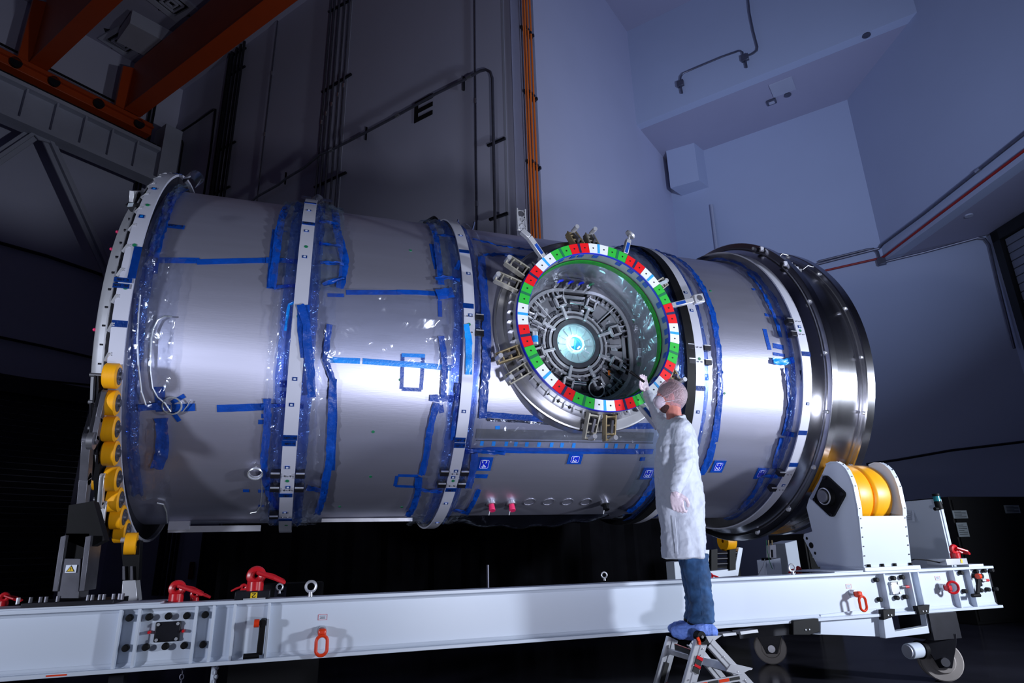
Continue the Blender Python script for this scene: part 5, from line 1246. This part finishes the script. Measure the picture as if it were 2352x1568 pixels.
for q in (((2028, 1400), (2056, 1398), (2056, 1415), (2030, 1424)), ((2107, 1392), (2136, 1388), (2134, 1408), (2112, 1412)), ((1822, 1425), (1880, 1420), (1884, 1450), (1860, 1458), (1822, 1458))):
    k = MB().prism([atY(*p_, y-.075) for p_ in q], (0, .05, 0)).build('clamp_block', 'black', pk, bevel=.004)
    c = sum([atY(*p_, y-.075) for p_ in q], V((0, 0, 0)))/len(q)
    for s in (-1, 1): MB().cyl(c+V((s*.018, 0, -.01)), c+V((s*.018, -.006, -.01)), .006, n=8).build('screw', 'alu', k)
for q in (((1660, 1455), (1690, 1452), (1692, 1458), (1662, 1461)), ((1700, 1450), (1740, 1445), (1742, 1452), (1702, 1457))): MB().prism([atY(*p_, BYF+.1) for p_ in q], (0, .1, 0)).build('guide_strip', 'alu', fr)
MB().bb((fx(1690, 1460, BYF+.3), BYF+.25, BB-.12), (fx(1860, 1440, BYF+.3), BYF+.55, BB)).build('under_box', 'darkmetal', fr)
MB().bb((4.4, BYF+1.1, BB-.05), (5.6, BYF+1.4, BB)).build('under_box', 'darkmetal', fr)
# chains and leg under the left part
def chain(px, y, n=14, label=''):
    a = atY(px, 1532, y); t = MB()
    for i in range(n): t.torus(a+V((0, 0, -.026*i)), (1, .2, 0) if i % 2 else (.2, 1, 0), .011, .0035, 12, 5, 1, 1.3)
    tag(t.build('chain', 'galv'), label, 'chain', 'hanging chains')
chain(420, BYF+.12, 14, 'thin chain hanging below the left part of the beam, left of the pale leg'); chain(498, BYF+.12, 12, 'thin chain hanging below the beam, right of the pale leg')
a = atY(491, 1530, BYF+.12); tag(MB().bb((a.x-.012, a.y, 0), (a.x+.012, a.y+.12, BB)).build('support_leg', 'white'), 'thin pale leg under the left part of the beam between the chains', 'support leg')
a = atY(272, 1550, BYF+.2); tag(MB().bb((a.x-.05, a.y, 0), (a.x+.03, a.y+.12, BB)).build('support_leg', 'darkmetal'), 'dark leg under the left part of the beam below the stiffeners', 'support leg')
tag(MB().cyl(Kz(atY(1121, 1370, 6.4), BB+.03), Kz(atY(1121, 1370, 6.4), atY(1119, 1297, 6.4).z), .012, n=10).build('upright_rod', 'galv'), 'thin upright rod in the dark under the module', 'rod')

# ================================================================== LEFT ROLLER CHAIN SUPPORT
ls = thing('roller_chain_support', 'black articulated support with a chain of yellow wheels under the left end of the module', 'roller support', (-1.3, 4.6, BT))
def wheel(th, r=.085, x0=-1.285, x1=-1.200, R=1.735, parent=ls):
    c = cp(0, th, R); w_ = MB().lathe([(x0, .03), (x0, r-.01), (x0+.008, r), (x1-.008, r), (x1, r-.01), (x1, .03)], (0, c.y, c.z), XA, 40).build('yellow_wheel', 'yellow', parent)
    MB().lathe([(x1-.01, .01), (x1-.01, r*.72), (x1+.004, r*.68), (x1+.004, r*.35), (x1+.018, r*.3), (x1+.018, .0)], (0, c.y, c.z), XA, 28).build('hub', 'midmetal', w_)
    for k in range(5):
        a = 2*PI*k/5; p = V((x1+.004, c.y+math.cos(a)*r*.5, c.z+math.sin(a)*r*.5)); MB().cyl(p, p+V((.006, 0, 0)), .006, n=6).build('hub_bolt', 'steel', w_)
    return c
ths = [-21, -27, -33, -39, -46, -52.5, -59, -65.5]
cs = [wheel(t) for t in ths]
for i in range(0, len(ths)-1, 1):
    for x in (-1.315, -1.35 if i % 2 else -1.335):
        MB().bar(cs[i]+V((x, 0, 0)), cs[i+1]+V((x, 0, 0)), .05, .014, up=XA).build('link_plate', 'darkmetal', ls, bevel=.003)
for i in range(len(cs)): MB().cyl(cs[i]+V((-1.37, 0, 0)), cs[i]+V((-1.19, 0, 0)), .014, n=12).build('pin', 'steel', ls)
for (q0, q1, r) in (((229, 888), (238, 925), .03), ((218, 925), (232, 930), .02)):
    a = atX(*q0, -1.40); MB().cyl(a, a+V((.10, 0, 0)), r, n=16).build('link_pin', 'steel', ls)
def strap(pxs, x, w_, mt='darkmetal', name='support_arm', th_=.03):
    P = [atX(*q, x) for q in pxs]; mb = MB()
    for a, b in zip(P, P[1:]): mb.bar(a, b, w_, th_, up=XA)
    for p in P: mb.cyl(p-V((th_/2, 0, 0)), p+V((th_/2, 0, 0)), w_/2, n=20)
    return mb.build(name, mt, ls, bevel=.003)
strap([(243, 872), (236, 900), (225, 940), (211, 1010)], -1.30, .09); strap([(228, 905), (214, 950), (196, 1010)], -1.38, .08)
strap([(240, 905), (228, 960), (218, 1010)], -1.27, .06, 'midmetal')
strap([(202, 1010), (196, 1100), (186, 1200)], -1.34, .085, 'midmetal', 'lifting_arm', .05)
for x in (-1.40, -1.36, -1.30): 
    a = atX(203, 1012, x); MB().cyl(a, a+V((.035, 0, 0)), .055, n=24).build('pivot_boss', 'steel', ls)
strap([(236, 1095), (230, 1160)], -1.28, .05, 'alu', 'short_arm'); strap([(240, 1155), (234, 1200)], -1.27, .03, 'alu', 'short_arm')
c = atX(216, 1105, -1.36); MB().lathe([(0, .02), (0, .06), (.05, .06), (.05, .02)], c, XA, 32).build('yellow_wheel', 'yellow', ls)
MB().prism([atX(*q, -1.33) for q in ((240, 900), (262, 935), (250, 1230), (225, 1240), (214, 1100))], (.03, .0, 0)).build('curved_carrier', 'black', ls)
# uprights with pale edges, base plate
def yp(px, py, y=BYF+.05): return atY(px, py, y)
for q in (((139, 1232), (152, 1228), (132, 1358), (120, 1358)), ((196, 1232), (209, 1229), (193, 1357), (181, 1358))):
    MB().prism([yp(*p_) for p_ in q], (0, .25, 0)).build('upright_cheek', 'midmetal', ls, bevel=.003)
MB().prism([yp(*p_, BYF+.06) for p_ in ((143, 1282), (186, 1282), (180, 1374), (130, 1374))], (0, .2, 0)).build('upright', 'midmetal', ls, bevel=.003)
MB().prism([yp(*p_, BYF+.10) for p_ in ((150, 1225), (205, 1225), (198, 1282), (145, 1282))], (0, .2, 0)).build('hydraulic_box', 'black', ls)
MB().prism([yp(*p_, BYF+.10) for p_ in ((158, 1160), (215, 1150), (240, 1240), (200, 1260), (150, 1240))], (0, .12, 0)).build('hydraulic_box', 'black', ls)
c = yp(163, 1306, BYF+.055); k = MB().box(c, (.056, .004, .044)).build('warning_label', 'ink', ls)
MB().prism([c+V((-.022, -.003, -.016)), c+V((.022, -.003, -.016)), c+V((0, -.003, .020))], (0, -.001, 0)).build('warning_triangle', 'blackink', k)
MB().prism([c+V((-.017, -.005, -.0135)), c+V((.017, -.005, -.0135)), c+V((0, -.005, .0145))], (0, -.001, 0)).build('triangle_face', 'caution', k)
MB().box(c+V((0, -.007, .001)), (.003, .001, .012)).box(c+V((0, -.007, -.009)), (.003, .001, .003)).build('exclamation_mark', 'blackink', k)
MB().bb((fx(45, 1385), BYF+.02, BT), (fx(258, 1385), BYF+.4, BT+.035)).build('base_plate', 'darkmetal', ls, bevel=.003)
MB().bb((fx(-60, 1385), BYF-.005, BT), (fx(368, 1385), BYF+.3, BT+.010)).build('base_plate', 'white', ls, bevel=.002)
for px in (33, 62, 85, 98, 125, 195, 205, 222, 232, 254, 268, 275):
    x = fx(px, 1375); MB().cyl((x, BYF+.06, BT+.03), (x, BYF+.06, BT+.065), .010, n=8).build('stud', 'midmetal' if px > 40 else 'alu', ls)
# rear pillar of the chain support
y = BYF+.75; t2 = thing('rear_roller_stand', 'dark roller stand with one yellow wheel and a pale foot behind the chain support', 'roller stand', tuple(yp(297, 1380, y)))
MB().prism([yp(*p_, y) for p_ in ((281, 1333), (311, 1331), (316, 1380), (278, 1380))], (0, .15, 0)).build('foot', 'alu', t2, bevel=.004)
MB().prism([yp(*p_, y) for p_ in ((277, 1240), (322, 1240), (318, 1332), (284, 1332))], (0, .1, 0)).build('column', 'black', t2, bevel=.003)
for x in (284, 302): MB().prism([yp(x-3, 1300, y-.02), yp(x+2, 1300, y-.02), yp(x+3, 1331, y-.02), yp(x-3, 1331, y-.02)], (0, .02, 0)).build('rod', 'midmetal', t2)
c = yp(301, 1248, y-.02); MB().lathe([(-.035, .02), (-.035, .075), (.035, .075), (.035, .02)], c, (1, .1, 0), 32).build('yellow_wheel', 'yellow', t2)
a = yp(278, 1240, y-.03); MB().cyl(a, a+V((.07, 0, 0)), .018, n=14).build('axle', 'alu', t2)
# sign on the back wall
c = wp(441, 1310, .05); t = tag(MB().prism([c+e1*s_+V((0, 0, z)) for s_, z in ((-.10, -.2), (.10, -.2), (.10, .2), (-.10, .2))], WN*.02).build('wall_sign', 'blackink'), 'narrow dark sign with a red outlined arrow on the back wall under the module', 'sign')
mb = MB(); q = lambda s_, z: c+WN*.03+e1*s_+V((0, 0, z))
for a, b in (((-.08, -.18), (.08, -.18)), ((.08, -.18), (.08, .18)), ((.08, .18), (-.08, .18)), ((-.08, .18), (-.08, -.18)), ((-.03, .11), (.03, .11)), ((-.03, .11), (-.03, -.09)), ((.03, .11), (.03, -.09)), ((-.03, -.09), (0, -.15)), ((.03, -.09), (0, -.15))): mb.bar(q(*a), q(*b), .012, .012)
mb.build('red_arrow', 'redpipe', t)
# small plate on a dark machine behind the beam
a, b = atY(632, 1348, 6.0), atY(656, 1378, 6.0); t = MB().bb((a.x, 6, b.z), (b.x, 6.02, a.z)).build('rating_plate', 'galv'); tag(t, 'small grey rating plate in the dark behind the large eye bolt', 'plate')
MB().bb((a.x+.02, 5.995, a.z-.03), (b.x-.02, 6, a.z-.04)).bb((a.x+.02, 5.995, a.z-.06), (b.x-.02, 6, a.z-.068)).bb((a.x+.02, 5.995, a.z-.09), (b.x-.02, 6, a.z-.098)).build('printed_line', 'blackink', t)
MB().bb((a.x-.3, 6.02, 0), (b.x+.3, 6.4, a.z+.02)).build('machine_body', 'blackink', t)
# ================================================================== WORKER AND LADDER
def remesh(o, vox, smooth=4, disp=()):
    m = o.modifiers.new('remesh', 'REMESH'); m.mode = 'VOXEL'; m.voxel_size = vox; m.use_smooth_shade = True
    if smooth:
        s = o.modifiers.new('smooth', 'SMOOTH'); s.iterations = smooth; s.factor = .5
    for ns, st, kind in disp:
        tx = bpy.data.textures.new('folds', kind); tx.noise_scale = ns
        d = o.modifiers.new('folds', 'DISPLACE'); d.texture = tx; d.strength = st; d.mid_level = .5; d.texture_coords = 'GLOBAL'
    return o
def chainmb(mb, pts, rs, n=10):
    pts = [V(p) for p in pts]; mb.tube(pts, rs, n)
    for p, r in zip(pts, rs): mb.sphere(p, r*.995, n, 8)
    return mb
def loft(mb, secs, n=40, wav=None):
    # secs: (centre, half width vector a, half width vector b)
    vs = []
    for k, (c, a, b) in enumerate(secs):
        for i in range(n):
            t = 2*PI*i/n; w_ = wav(k, t) if wav else 1
            ct, st = math.cos(t), math.sin(t); e = .82
            vs.append(V(c)+(V(a)*(abs(ct)**e*(1 if ct > 0 else -1))+V(b)*(abs(st)**e*(1 if st > 0 else -1)))*w_)
    K = len(secs); fs = [(k*n+i, k*n+(i+1) % n, (k+1)*n+(i+1) % n, (k+1)*n+i) for k in range(K-1) for i in range(n)]
    fs += [tuple(range(n)), tuple(range(K*n-1, (K-1)*n-1, -1))]
    return mb.add(vs, fs)
YB = 4.10
def P(px, py, y=YB): return atY(px, py, y)
feet = P(1590, 1463, YB)
man = thing('person', 'worker in white coat, hairnet, mask and jeans on the ladder, reaching up to the ring', 'person', tuple(feet))
f = V((-.90, .42, .0)).normalized(); l = V((-.42, -.90, 0)).normalized(); up = V((0, 0, 1))
hc = P(1539, 912, YB+.02)
Rh = Matrix((tuple(f), tuple(l), tuple(up))).transposed()
Rh = Rh @ Matrix.Rotation(.10, 3, 'Y').inverted()
fh = Rh @ V((1, 0, 0)); uh = Rh @ V((0, 0, 1))
sh_n = P(1566, 988, 3.93); el_n = P(1567, 1068, 3.86); wr_n = P(1553, 1128, 3.84)
sh_f = P(1532, 985, 4.28); el_f = P(1514, 958, 4.40); wr_f = P(1486, 902, 4.43)
pelvis = P(1572, 1170); chest = P(1560, 1020); nk = P(1549, 965)
body = MB()
body.sphere(hc, 1, 28, 18, (.096, .076, .108), Rh)
body.sphere(hc+fh*.038-uh*.062, 1, 20, 14, (.058, .052, .055), Rh)
body.sphere(hc+fh*.072+uh*.012, 1, 16, 10, (.030, .045, .022), Rh)
chainmb(body, [hc+fh*.092+uh*.008, hc+fh*.112-uh*.022], [.009, .014])
body.sphere(hc+fh*.088-uh*.058, 1, 12, 8, (.018, .026, .010), Rh)
body.sphere(hc+l*.078-uh*.012-fh*.004, 1, 12, 10, (.020, .010, .032), Rh)
body.sphere(hc-l*.078-uh*.012-fh*.004, 1, 12, 10, (.020, .010, .032), Rh)
chainmb(body, [hc-uh*.06-fh*.022, nk, nk-up*.06], [.058, .060, .075])
chainmb(body, [nk-up*.08, chest, P(1562, 1090), pelvis], [.09, .13, .125, .13])
for s, e_, w_ in ((sh_n, el_n, wr_n), (sh_f, el_f, wr_f)): chainmb(body, [s, e_, w_], [.052, .042, .028])
for s in (-.09, .09): chainmb(body, [pelvis+l*s, P(1597, 1335)+l*s, P(1605, 1435)+l*s], [.07, .045, .035])
bo = remesh(body.build('body', 'skin', man), .008, 3)
MB().sphere(hc-fh*.008+uh*.012, 1, 30, 20, (.102, .081, .108), Rh).build('hair', 'hair', man)
MB().sphere(hc+fh*.068+uh*.016+l*.037, .008, 12, 8).build('eye', 'ink', man)
chainmb(MB(), [hc+fh*.082+uh*.03+l*.02, hc+fh*.072+uh*.034+l*.045], [.005, .005]).build('eyebrow', 'beard', man)
bd = MB().sphere(hc+fh*.030-uh*.082, 1, 20, 14, (.052, .056, .045), Rh); remesh(bd.build('beard', 'beard', man), .008, 1)
mk = MB().sphere(hc+fh*.064-uh*.042, 1, 26, 18, (.056, .066, .058), Rh); mk.sphere(hc+fh*.108-uh*.03, 1, 12, 8, (.02, .02, .03), Rh)
remesh(mk.build('face_mask', 'mask', man), .007, 3, ((.03, .006, 'CLOUDS'),))
for z0, z1 in ((-.02, .06), (-.06, -.03)):
    MB().tube([hc+fh*.07+uh*z0+l*.062, hc+l*.084+uh*(z0*.6+z1*.4), hc-fh*.06+l*.070+uh*(z1), hc-fh*.112+uh*(z1+.01)], .0016, 6).build('mask_strap', 'ink', man)
hn = MB().sphere(hc-fh*.016+uh*.018, 1, 44, 30, (.118, .098, .122), Rh)
for i, v in enumerate(hn.v):
    d = (v-hc); d.normalize(); hn.v[i] = v+d*(.004*math.sin(40*v.x+9*v.z)+random.uniform(-.0015, .0015))
hno = MB(); keep = [fc for fc in hn.f if (sum((hn.v[q] for q in fc), V((0, 0, 0)))/len(fc)-hc).dot(fh*.75-uh*.66) < .052]
hno.v = hn.v; hno.f = keep; hno.build('hairnet', 'hairnet', man, ang=50)
# coat: silhouette rows of the photo give centre and width
rows = [(958, 1531, 1577, .065), (968, 1524, 1582, .085), (980, 1516, 1589, .15), (995, 1512, 1596, .20), (1020, 1507, 1600, .215), (1055, 1503, 1602, .215), (1090, 1502, 1606, .21), (1120, 1503, 1612, .21), (1150, 1507, 1616, .215), (1190, 1513, 1618, .22), (1230, 1517, 1619, .225), (1262, 1519, 1620, .23), (1281, 1520, 1620, .23)]
secs = []
for py, xl, xr, hy in rows:
    a, b = P(xl, py), P(xr, py); c = (a+b)/2; c.y = YB; c.z += .0
    secs.append((c, f*((b.x-a.x)/2*.83), l*hy))
coat = MB(); loft(coat, secs, 48, lambda k, t: 1+(.012+.012*(k > 6))*math.sin(7*t+k*.35)+.008*math.sin(13*t-k*.6))
chainmb(coat, [P(1556, 985, 4.0), sh_n, sh_n.lerp(el_n, .5)+V((.005, 0, 0)), el_n, el_n.lerp(wr_n, .55), wr_n+V((0, 0, .03))], [.085, .078, .070, .064, .060, .040], 16)
chainmb(coat, [P(1545, 985, 4.18), sh_f, el_f, el_f.lerp(wr_f, .5), wr_f+V((.01, 0, -.015))], [.09, .078, .060, .052, .040], 16)
for i in range(8):      # sleeve gathers above the cuffs and at the elbows
    t = i/7; c = el_n.lerp(wr_n, .15+.75*t); coat.torus(c+V((0, 0, 0)), wr_n-el_n+V((.25*math.sin(i*2.1), .1, .1*math.cos(i))), .050-.014*t, .011, 18, 8)
    c = el_f.lerp(wr_f, .1+.75*t); coat.torus(c, wr_f-el_f+V((.1*math.sin(i*2), 0, .1)), .048-.010*t, .010, 18, 8)
for i in range(6):
    t = i/5; c = sh_n.lerp(el_n, .35+.6*t); coat.torus(c, el_n-sh_n+V((.3*math.sin(i*1.7), 0, .2*math.cos(i*2))), .060, .011, 18, 8)
coat.torus(P(1553, 960), (-.25, 0, 1), .064, .017, 28, 8)
co = coat.build('lab_coat', 'coat', man); remesh(co, .009, 5, ((.16, .026, 'CLOUDS'), (.06, .020, 'CLOUDS'), (.025, .006, 'CLOUDS')))
for w_, e_, n_ in ((wr_n, el_n, 'cuff'), (wr_f, el_f, 'cuff')):
    d = (w_-e_).normalized(); MB().cyl(w_-d*.045, w_+d*.012, .038, .034, n=24).build(n_, 'coat', co)
MB().tube([P(1548, 1272)+l*.203, P(1546, 1235)+l*.2, P(1542, 1190)+l*.2], .003, 6).build('coat_seam', 'coat', co)
# jeans
j = MB()
for dy in (.092, -.092):
    ln = [(1270, 1562, 1624), (1300, 1566, 1624), (1335, 1571, 1628), (1360, 1575, 1630), (1372, 1580, 1632), (1390, 1577, 1634), (1404, 1581, 1636), (1418, 1572, 1636), (1425, 1574, 1638)]
    s_ = []
    for py, xl, xr in ln:
        a, b = P(xl, py), P(xr, py); c = (a+b)/2+l*dy; h_ = (b.x-a.x)/2*.83
        s_.append((c, f*h_, l*h_*1.05))
    loft(j, s_, 28, lambda k, t: 1+.03*math.sin(3*t+k*1.9))
    for i, py in enumerate((1358, 1376, 1388, 1400, 1412)):
        j.torus(P(1604, py)+l*dy, (.25*math.sin(i*2.3), .1, 1), .070, .014, 24, 8)
jo = j.build('jeans', 'denim', man); remesh(jo, .009, 3, ((.10, .028, 'CLOUDS'), (.04, .012, 'CLOUDS')))
MB().tube([P(x_, y_)+l*.172 for x_, y_ in ((1592, 1300), (1598, 1335), (1603, 1370), (1604, 1415))], .002, 6).build('side_seam', 'denim', jo)
# shoe covers and the black shoe top
for dy in (.09, -.09):
    s_ = MB(); A = P(1606, 1446)+l*dy
    chainmb(s_, [A-f*.055, A, A+f*.07, A+f*.135, A+f*.165], [.054, .060, .054, .049, .038], 14)
    s_.sphere(A+V((0, 0, .02)), 1, 20, 12, (.082, .062, .052))
    for i in range(6): s_.torus(A-f*(.05-.024*i)+V((0, 0, .012)), (1, -.4, .3*math.sin(i)), .042, .007, 16, 6)
    o = remesh(s_.build('shoe_cover', 'shoecover', man), .006, 3, ((.04, .016, 'CLOUDS'),))
    MB().sphere(A+f*.035+V((0, 0, .058)), 1, 16, 10, (.055, .045, .03)).build('shoe', 'black', man)
# hands: palm, four bent fingers and a thumb
def hand(name, wr, d, side, nrm, curl, s=1., spread=.2):
    # d: along the palm, side: towards the thumb, nrm: towards which the fingers curl
    d, side, nrm = [V(q).normalized() for q in (d, side, nrm)]
    mb = MB(); m3 = Matrix((tuple(d), tuple(side), tuple(nrm))).transposed()
    mb.sphere(wr+d*.045*s, 1, 20, 12, (.055*s, .042*s, .018*s), m3); mb.sphere(wr+d*.068*s, 1, 18, 12, (.030*s, .042*s, .016*s), m3)
    chainmb(mb, [wr-d*.02*s, wr+d*.02*s], [.027*s, .028*s])
    for i, (L_, o_) in enumerate(((.070, .030), (.080, .010), (.074, -.010), (.058, -.029))):
        p = wr+d*.088*s+side*o_*s; a = curl[i]; pts = [p-d*.02*s, p]; q = p; ang = a[0]
        dd = d+side*spread*o_*5; dd.normalize()
        for k, fr_ in enumerate((.45, .31, .24)):
            v = dd*math.cos(ang)+nrm*math.sin(ang); q = q+v*L_*fr_*s; pts.append(q); ang += a[1]
        chainmb(mb, pts, [.0105*s, .0105*s, .0095*s, .0088*s, .0078*s], 10)
    tb = wr+d*.028*s+side*.030*s; t1 = tb+(d*.5+side*.75+nrm*.25)*.032*s; t2 = t1+(d*.85+side*.1+nrm*.55)*.030*s; t3 = t2+(d*.75-side*.35+nrm*.5)*.024*s
    chainmb(mb, [wr+d*.02*s+side*.01*s, tb, t1, t2, t3], [.016*s, .015*s, .0125*s, .011*s, .009*s], 10)
    return remesh(mb.build(name, 'glove', man), .0032, 2, ((.02, .002, 'CLOUDS'),))
hand('gloved_hand', wr_n+V((0, 0, -.0)), (-.05, -.05, -1), (.75, -.6, -.1), (.75, .45, .0), [(.5, .75), (.5, .8), (.5, .8), (.5, .8)], 1.08)
pen0, pen1 = P(1447, 853, 4.40), P(1480, 877, 4.36)
dH = (P(1476, 872, 4.40)-wr_f).normalized(); hand('gloved_hand', wr_f, dH+V((0, 0, .25)), (-.9, -.2, -.25), (-.35, -.75, .25), [(.35, .55), (.45, .65), (.5, .7), (.55, .7)], .98)
fl = thing('flashlight', 'small black flashlight held up by the worker towards the port', 'flashlight', tuple(pen1))
MB().cyl(pen0.lerp(pen1, .3), pen1, .010, n=16).build('barrel', 'black', fl); MB().cyl(pen0, pen0.lerp(pen1, .32), .014, .011, n=16).build('head', 'black', fl); MB().cyl(pen0.lerp(pen1, -.01), pen0.lerp(pen1, .01), .012, n=16).build('lens', 'alu', fl)

# ---- ladder
NY, FY = 3.90, 4.26
topz = P(1590, 1463, 4.1).z
ld = thing('ladder', 'silver folding A-frame ladder with warning stickers under the worker', 'ladder', (2.6, 4.1, 0))
def ext(a, b):       # carry the line from a through b down to the floor
    a, b = V(a), V(b); t = (a.z-.02)/(a.z-b.z); return a+(b-a)*t
def railbar(px0, py0, px1, py1, y, w_, name='ladder_rail'):
    a, b = P(px0, py0, y), P(px1, py1, y); b = ext(a, b)
    u = (b-a).normalized(); s = u.cross(V((0, 1, 0))).normalized(); mb = MB()
    mb.bar(a, b, w_, .006, up=(0, 1, 0))
    for k in (-1, 1): mb.bar(a+s*k*w_/2+V((0, .012, 0)), b+s*k*w_/2+V((0, .012, 0)), .006, .028, up=(0, 1, 0))
    mb.bar(a+V((0, -.004, 0)), b+V((0, -.004, 0)), .006, .008, up=(0, 1, 0))
    return mb.build(name, 'alu', ld), a, b
r1, a1, b1 = railbar(1612, 1472, 1585, 1568, NY, .078); r2, a2, b2 = railbar(1546, 1466, 1518, 1568, FY, .075)
r3, a3, b3 = railbar(1632, 1476, 1716, 1568, NY, .060); r4, a4, b4 = railbar(1588, 1474, 1666, 1568, FY, .060)
MB().cyl(P(1600, 1500, FY+.06)-V((0, 0, 0)), P(1600, 1500, FY+.061), .001).v
plat = MB().prism([P(1612, 1463, NY+.02), P(1656, 1461, NY+.02), P(1636, 1472, NY+.02), P(1614, 1471, NY+.02)], (0, FY-NY, 0)).build('top_step', 'alu', ld, bevel=.003)
MB().prism([P(1612, 1461, NY+.0), P(1658, 1459, NY+.0), P(1634, 1476, NY+.0), P(1616, 1474, NY+.0)], (0, .012, 0)).build('step_bracket', 'alu', ld)
c = P(1612, 1462, NY-.02); hk = MB().cyl(c, c+V((0, .05, 0)), .034, n=28); hk.prism([c+V((-.034, 0, 0)), c+V((.034, 0, 0)), c+V((.058, 0, -.05)), c+V((-.015, 0, -.045))], (0, .05, 0)); hk.build('hinge', 'black', ld, bevel=.003)
MB().cyl(c+V((0, -.01, 0)), c, .009, n=14).build('hinge_rivet', 'steel', ld)
mb = MB(); q = [P(*t_, NY-.022) for t_ in ((1602, 1463), (1606, 1472), (1607, 1480))]; mb.bar(q[0], q[1], .018, .01, up=(0, 1, 0)).bar(q[1], q[2], .018, .01, up=(0, 1, 0)); mb.build('hinge_lock', 'orred', ld)
def rung(pa, pb, h_=.035, name='rung', mt='alu'): return MB().bar(pa, pb, .028, h_).build(name, mt, ld, bevel=.003)
def on(a, b, z): t = (a.z-z)/(a.z-b.z); return a+(b-a)*t
for k, dz in enumerate((.10, .33, .56)):
    z = topz-dz
    if z > .1: rung(on(a1, b1, z), on(a2, b2, z)); 
    z = topz-dz-.10
    if z > .1: rung(on(a3, b3, z), on(a4, b4, z))
mb = MB(); z = topz-.13
k = MB().bar(on(a1, b1, z+.05)+V((-.02, .05, 0)), on(a2, b2, z+.05)+V((.02, -.03, 0)), .01, .055).build('warning_plate', 'blackink', ld)
MB().bar(on(a1, b1, z+.075)+V((-.025, .03, 0)), on(a2, b2, z+.075)+V((.01, -.03, 0)), .012, .008).build('red_stripe', 'orred', k)
# flat brace with red and black tape, tread extension
A, B = on(a1, b1, topz-.245)+V((.02, -.02, 0)), on(a3, b3, topz-.225)+V((.0, -.02, 0))
br = MB().bar(A, B, .035, .012, up=(0, 1, 0)).build('spreader', 'alu', ld)
for i, mt in enumerate(('orred', 'blackink', 'orred', 'blackink')): MB().bar(A.lerp(B, .05+.22*i)+V((0, -.008, .002)), A.lerp(B, .25+.22*i)+V((0, -.008, .002)), .018, .003, up=(0, 1, 0)).build('tape_band', mt, br)
MB().prism([P(1680, 1524, NY-.01), P(1729, 1534, NY-.01), P(1700, 1549, NY-.01), P(1668, 1541, NY-.01)], (0, .012, 0)).build('foot_bracket', 'alu', ld)
MB().prism([P(1680, 1526, NY-.0), P(1729, 1534, NY-.0), P(1727, 1538, NY), P(1668, 1541, NY-.0)], (0, FY-NY, 0)).build('lower_step', 'alu', ld)
# stickers on the near rail
u1 = (b1-a1).normalized()
def sticker(t0, t1, w_, mt, off=0, parent=None, y=-.010): 
    p, q = a1+u1*t0+V((off, y, 0)), a1+u1*t1+V((off, y, 0)); return MB().bar(p, q, w_, .003, up=(0, 1, 0)).build('sticker', mt, parent or ld)
s1 = sticker(.10, .20, .046, 'blackink', .012); sticker(.098, .118, .046, 'red', .012, s1, -.013); sticker(.150, .166, .046, 'red', .012, s1, -.013)
u2 = (b2-a2).normalized(); 
for t0, t1, mt in ((.16, .30, 'blackink'), (.30, .33, 'ink')):
    p = a2+u2*t0+V((.0, -.01, 0)); k = MB().bar(p, a2+u2*t1+V((0, -.01, 0)), .032, .003, up=(0, 1, 0)).build('sticker', mt, ld)
p = a2+u2*.30+V((.05, -.02, 0)); k = MB().bar(p, p+u2*.12, .04, .004, up=(0, 1, 0)).build('sticker', 'blackink', ld); MB().bar(p+V((0, -.004, 0)), p+u2*.018+V((0, -.004, 0)), .04, .003, up=(0, 1, 0)).build('sticker_band', 'red', k)
for t in (.05, .09, .15, .24, .34): MB().sphere(a1+u1*t+V((-.018 if t > .1 else .02, -.008, 0)), .005, 8, 6).build('rivet', 'alu', ld)
u3 = (b3-a3).normalized()
for t in (.12, .25, .32, .38): MB().sphere(a3+u3*t+V((0, -.008, 0)), .006, 8, 6).build('rivet', 'alu', ld)
bpy.context.view_layer.update()
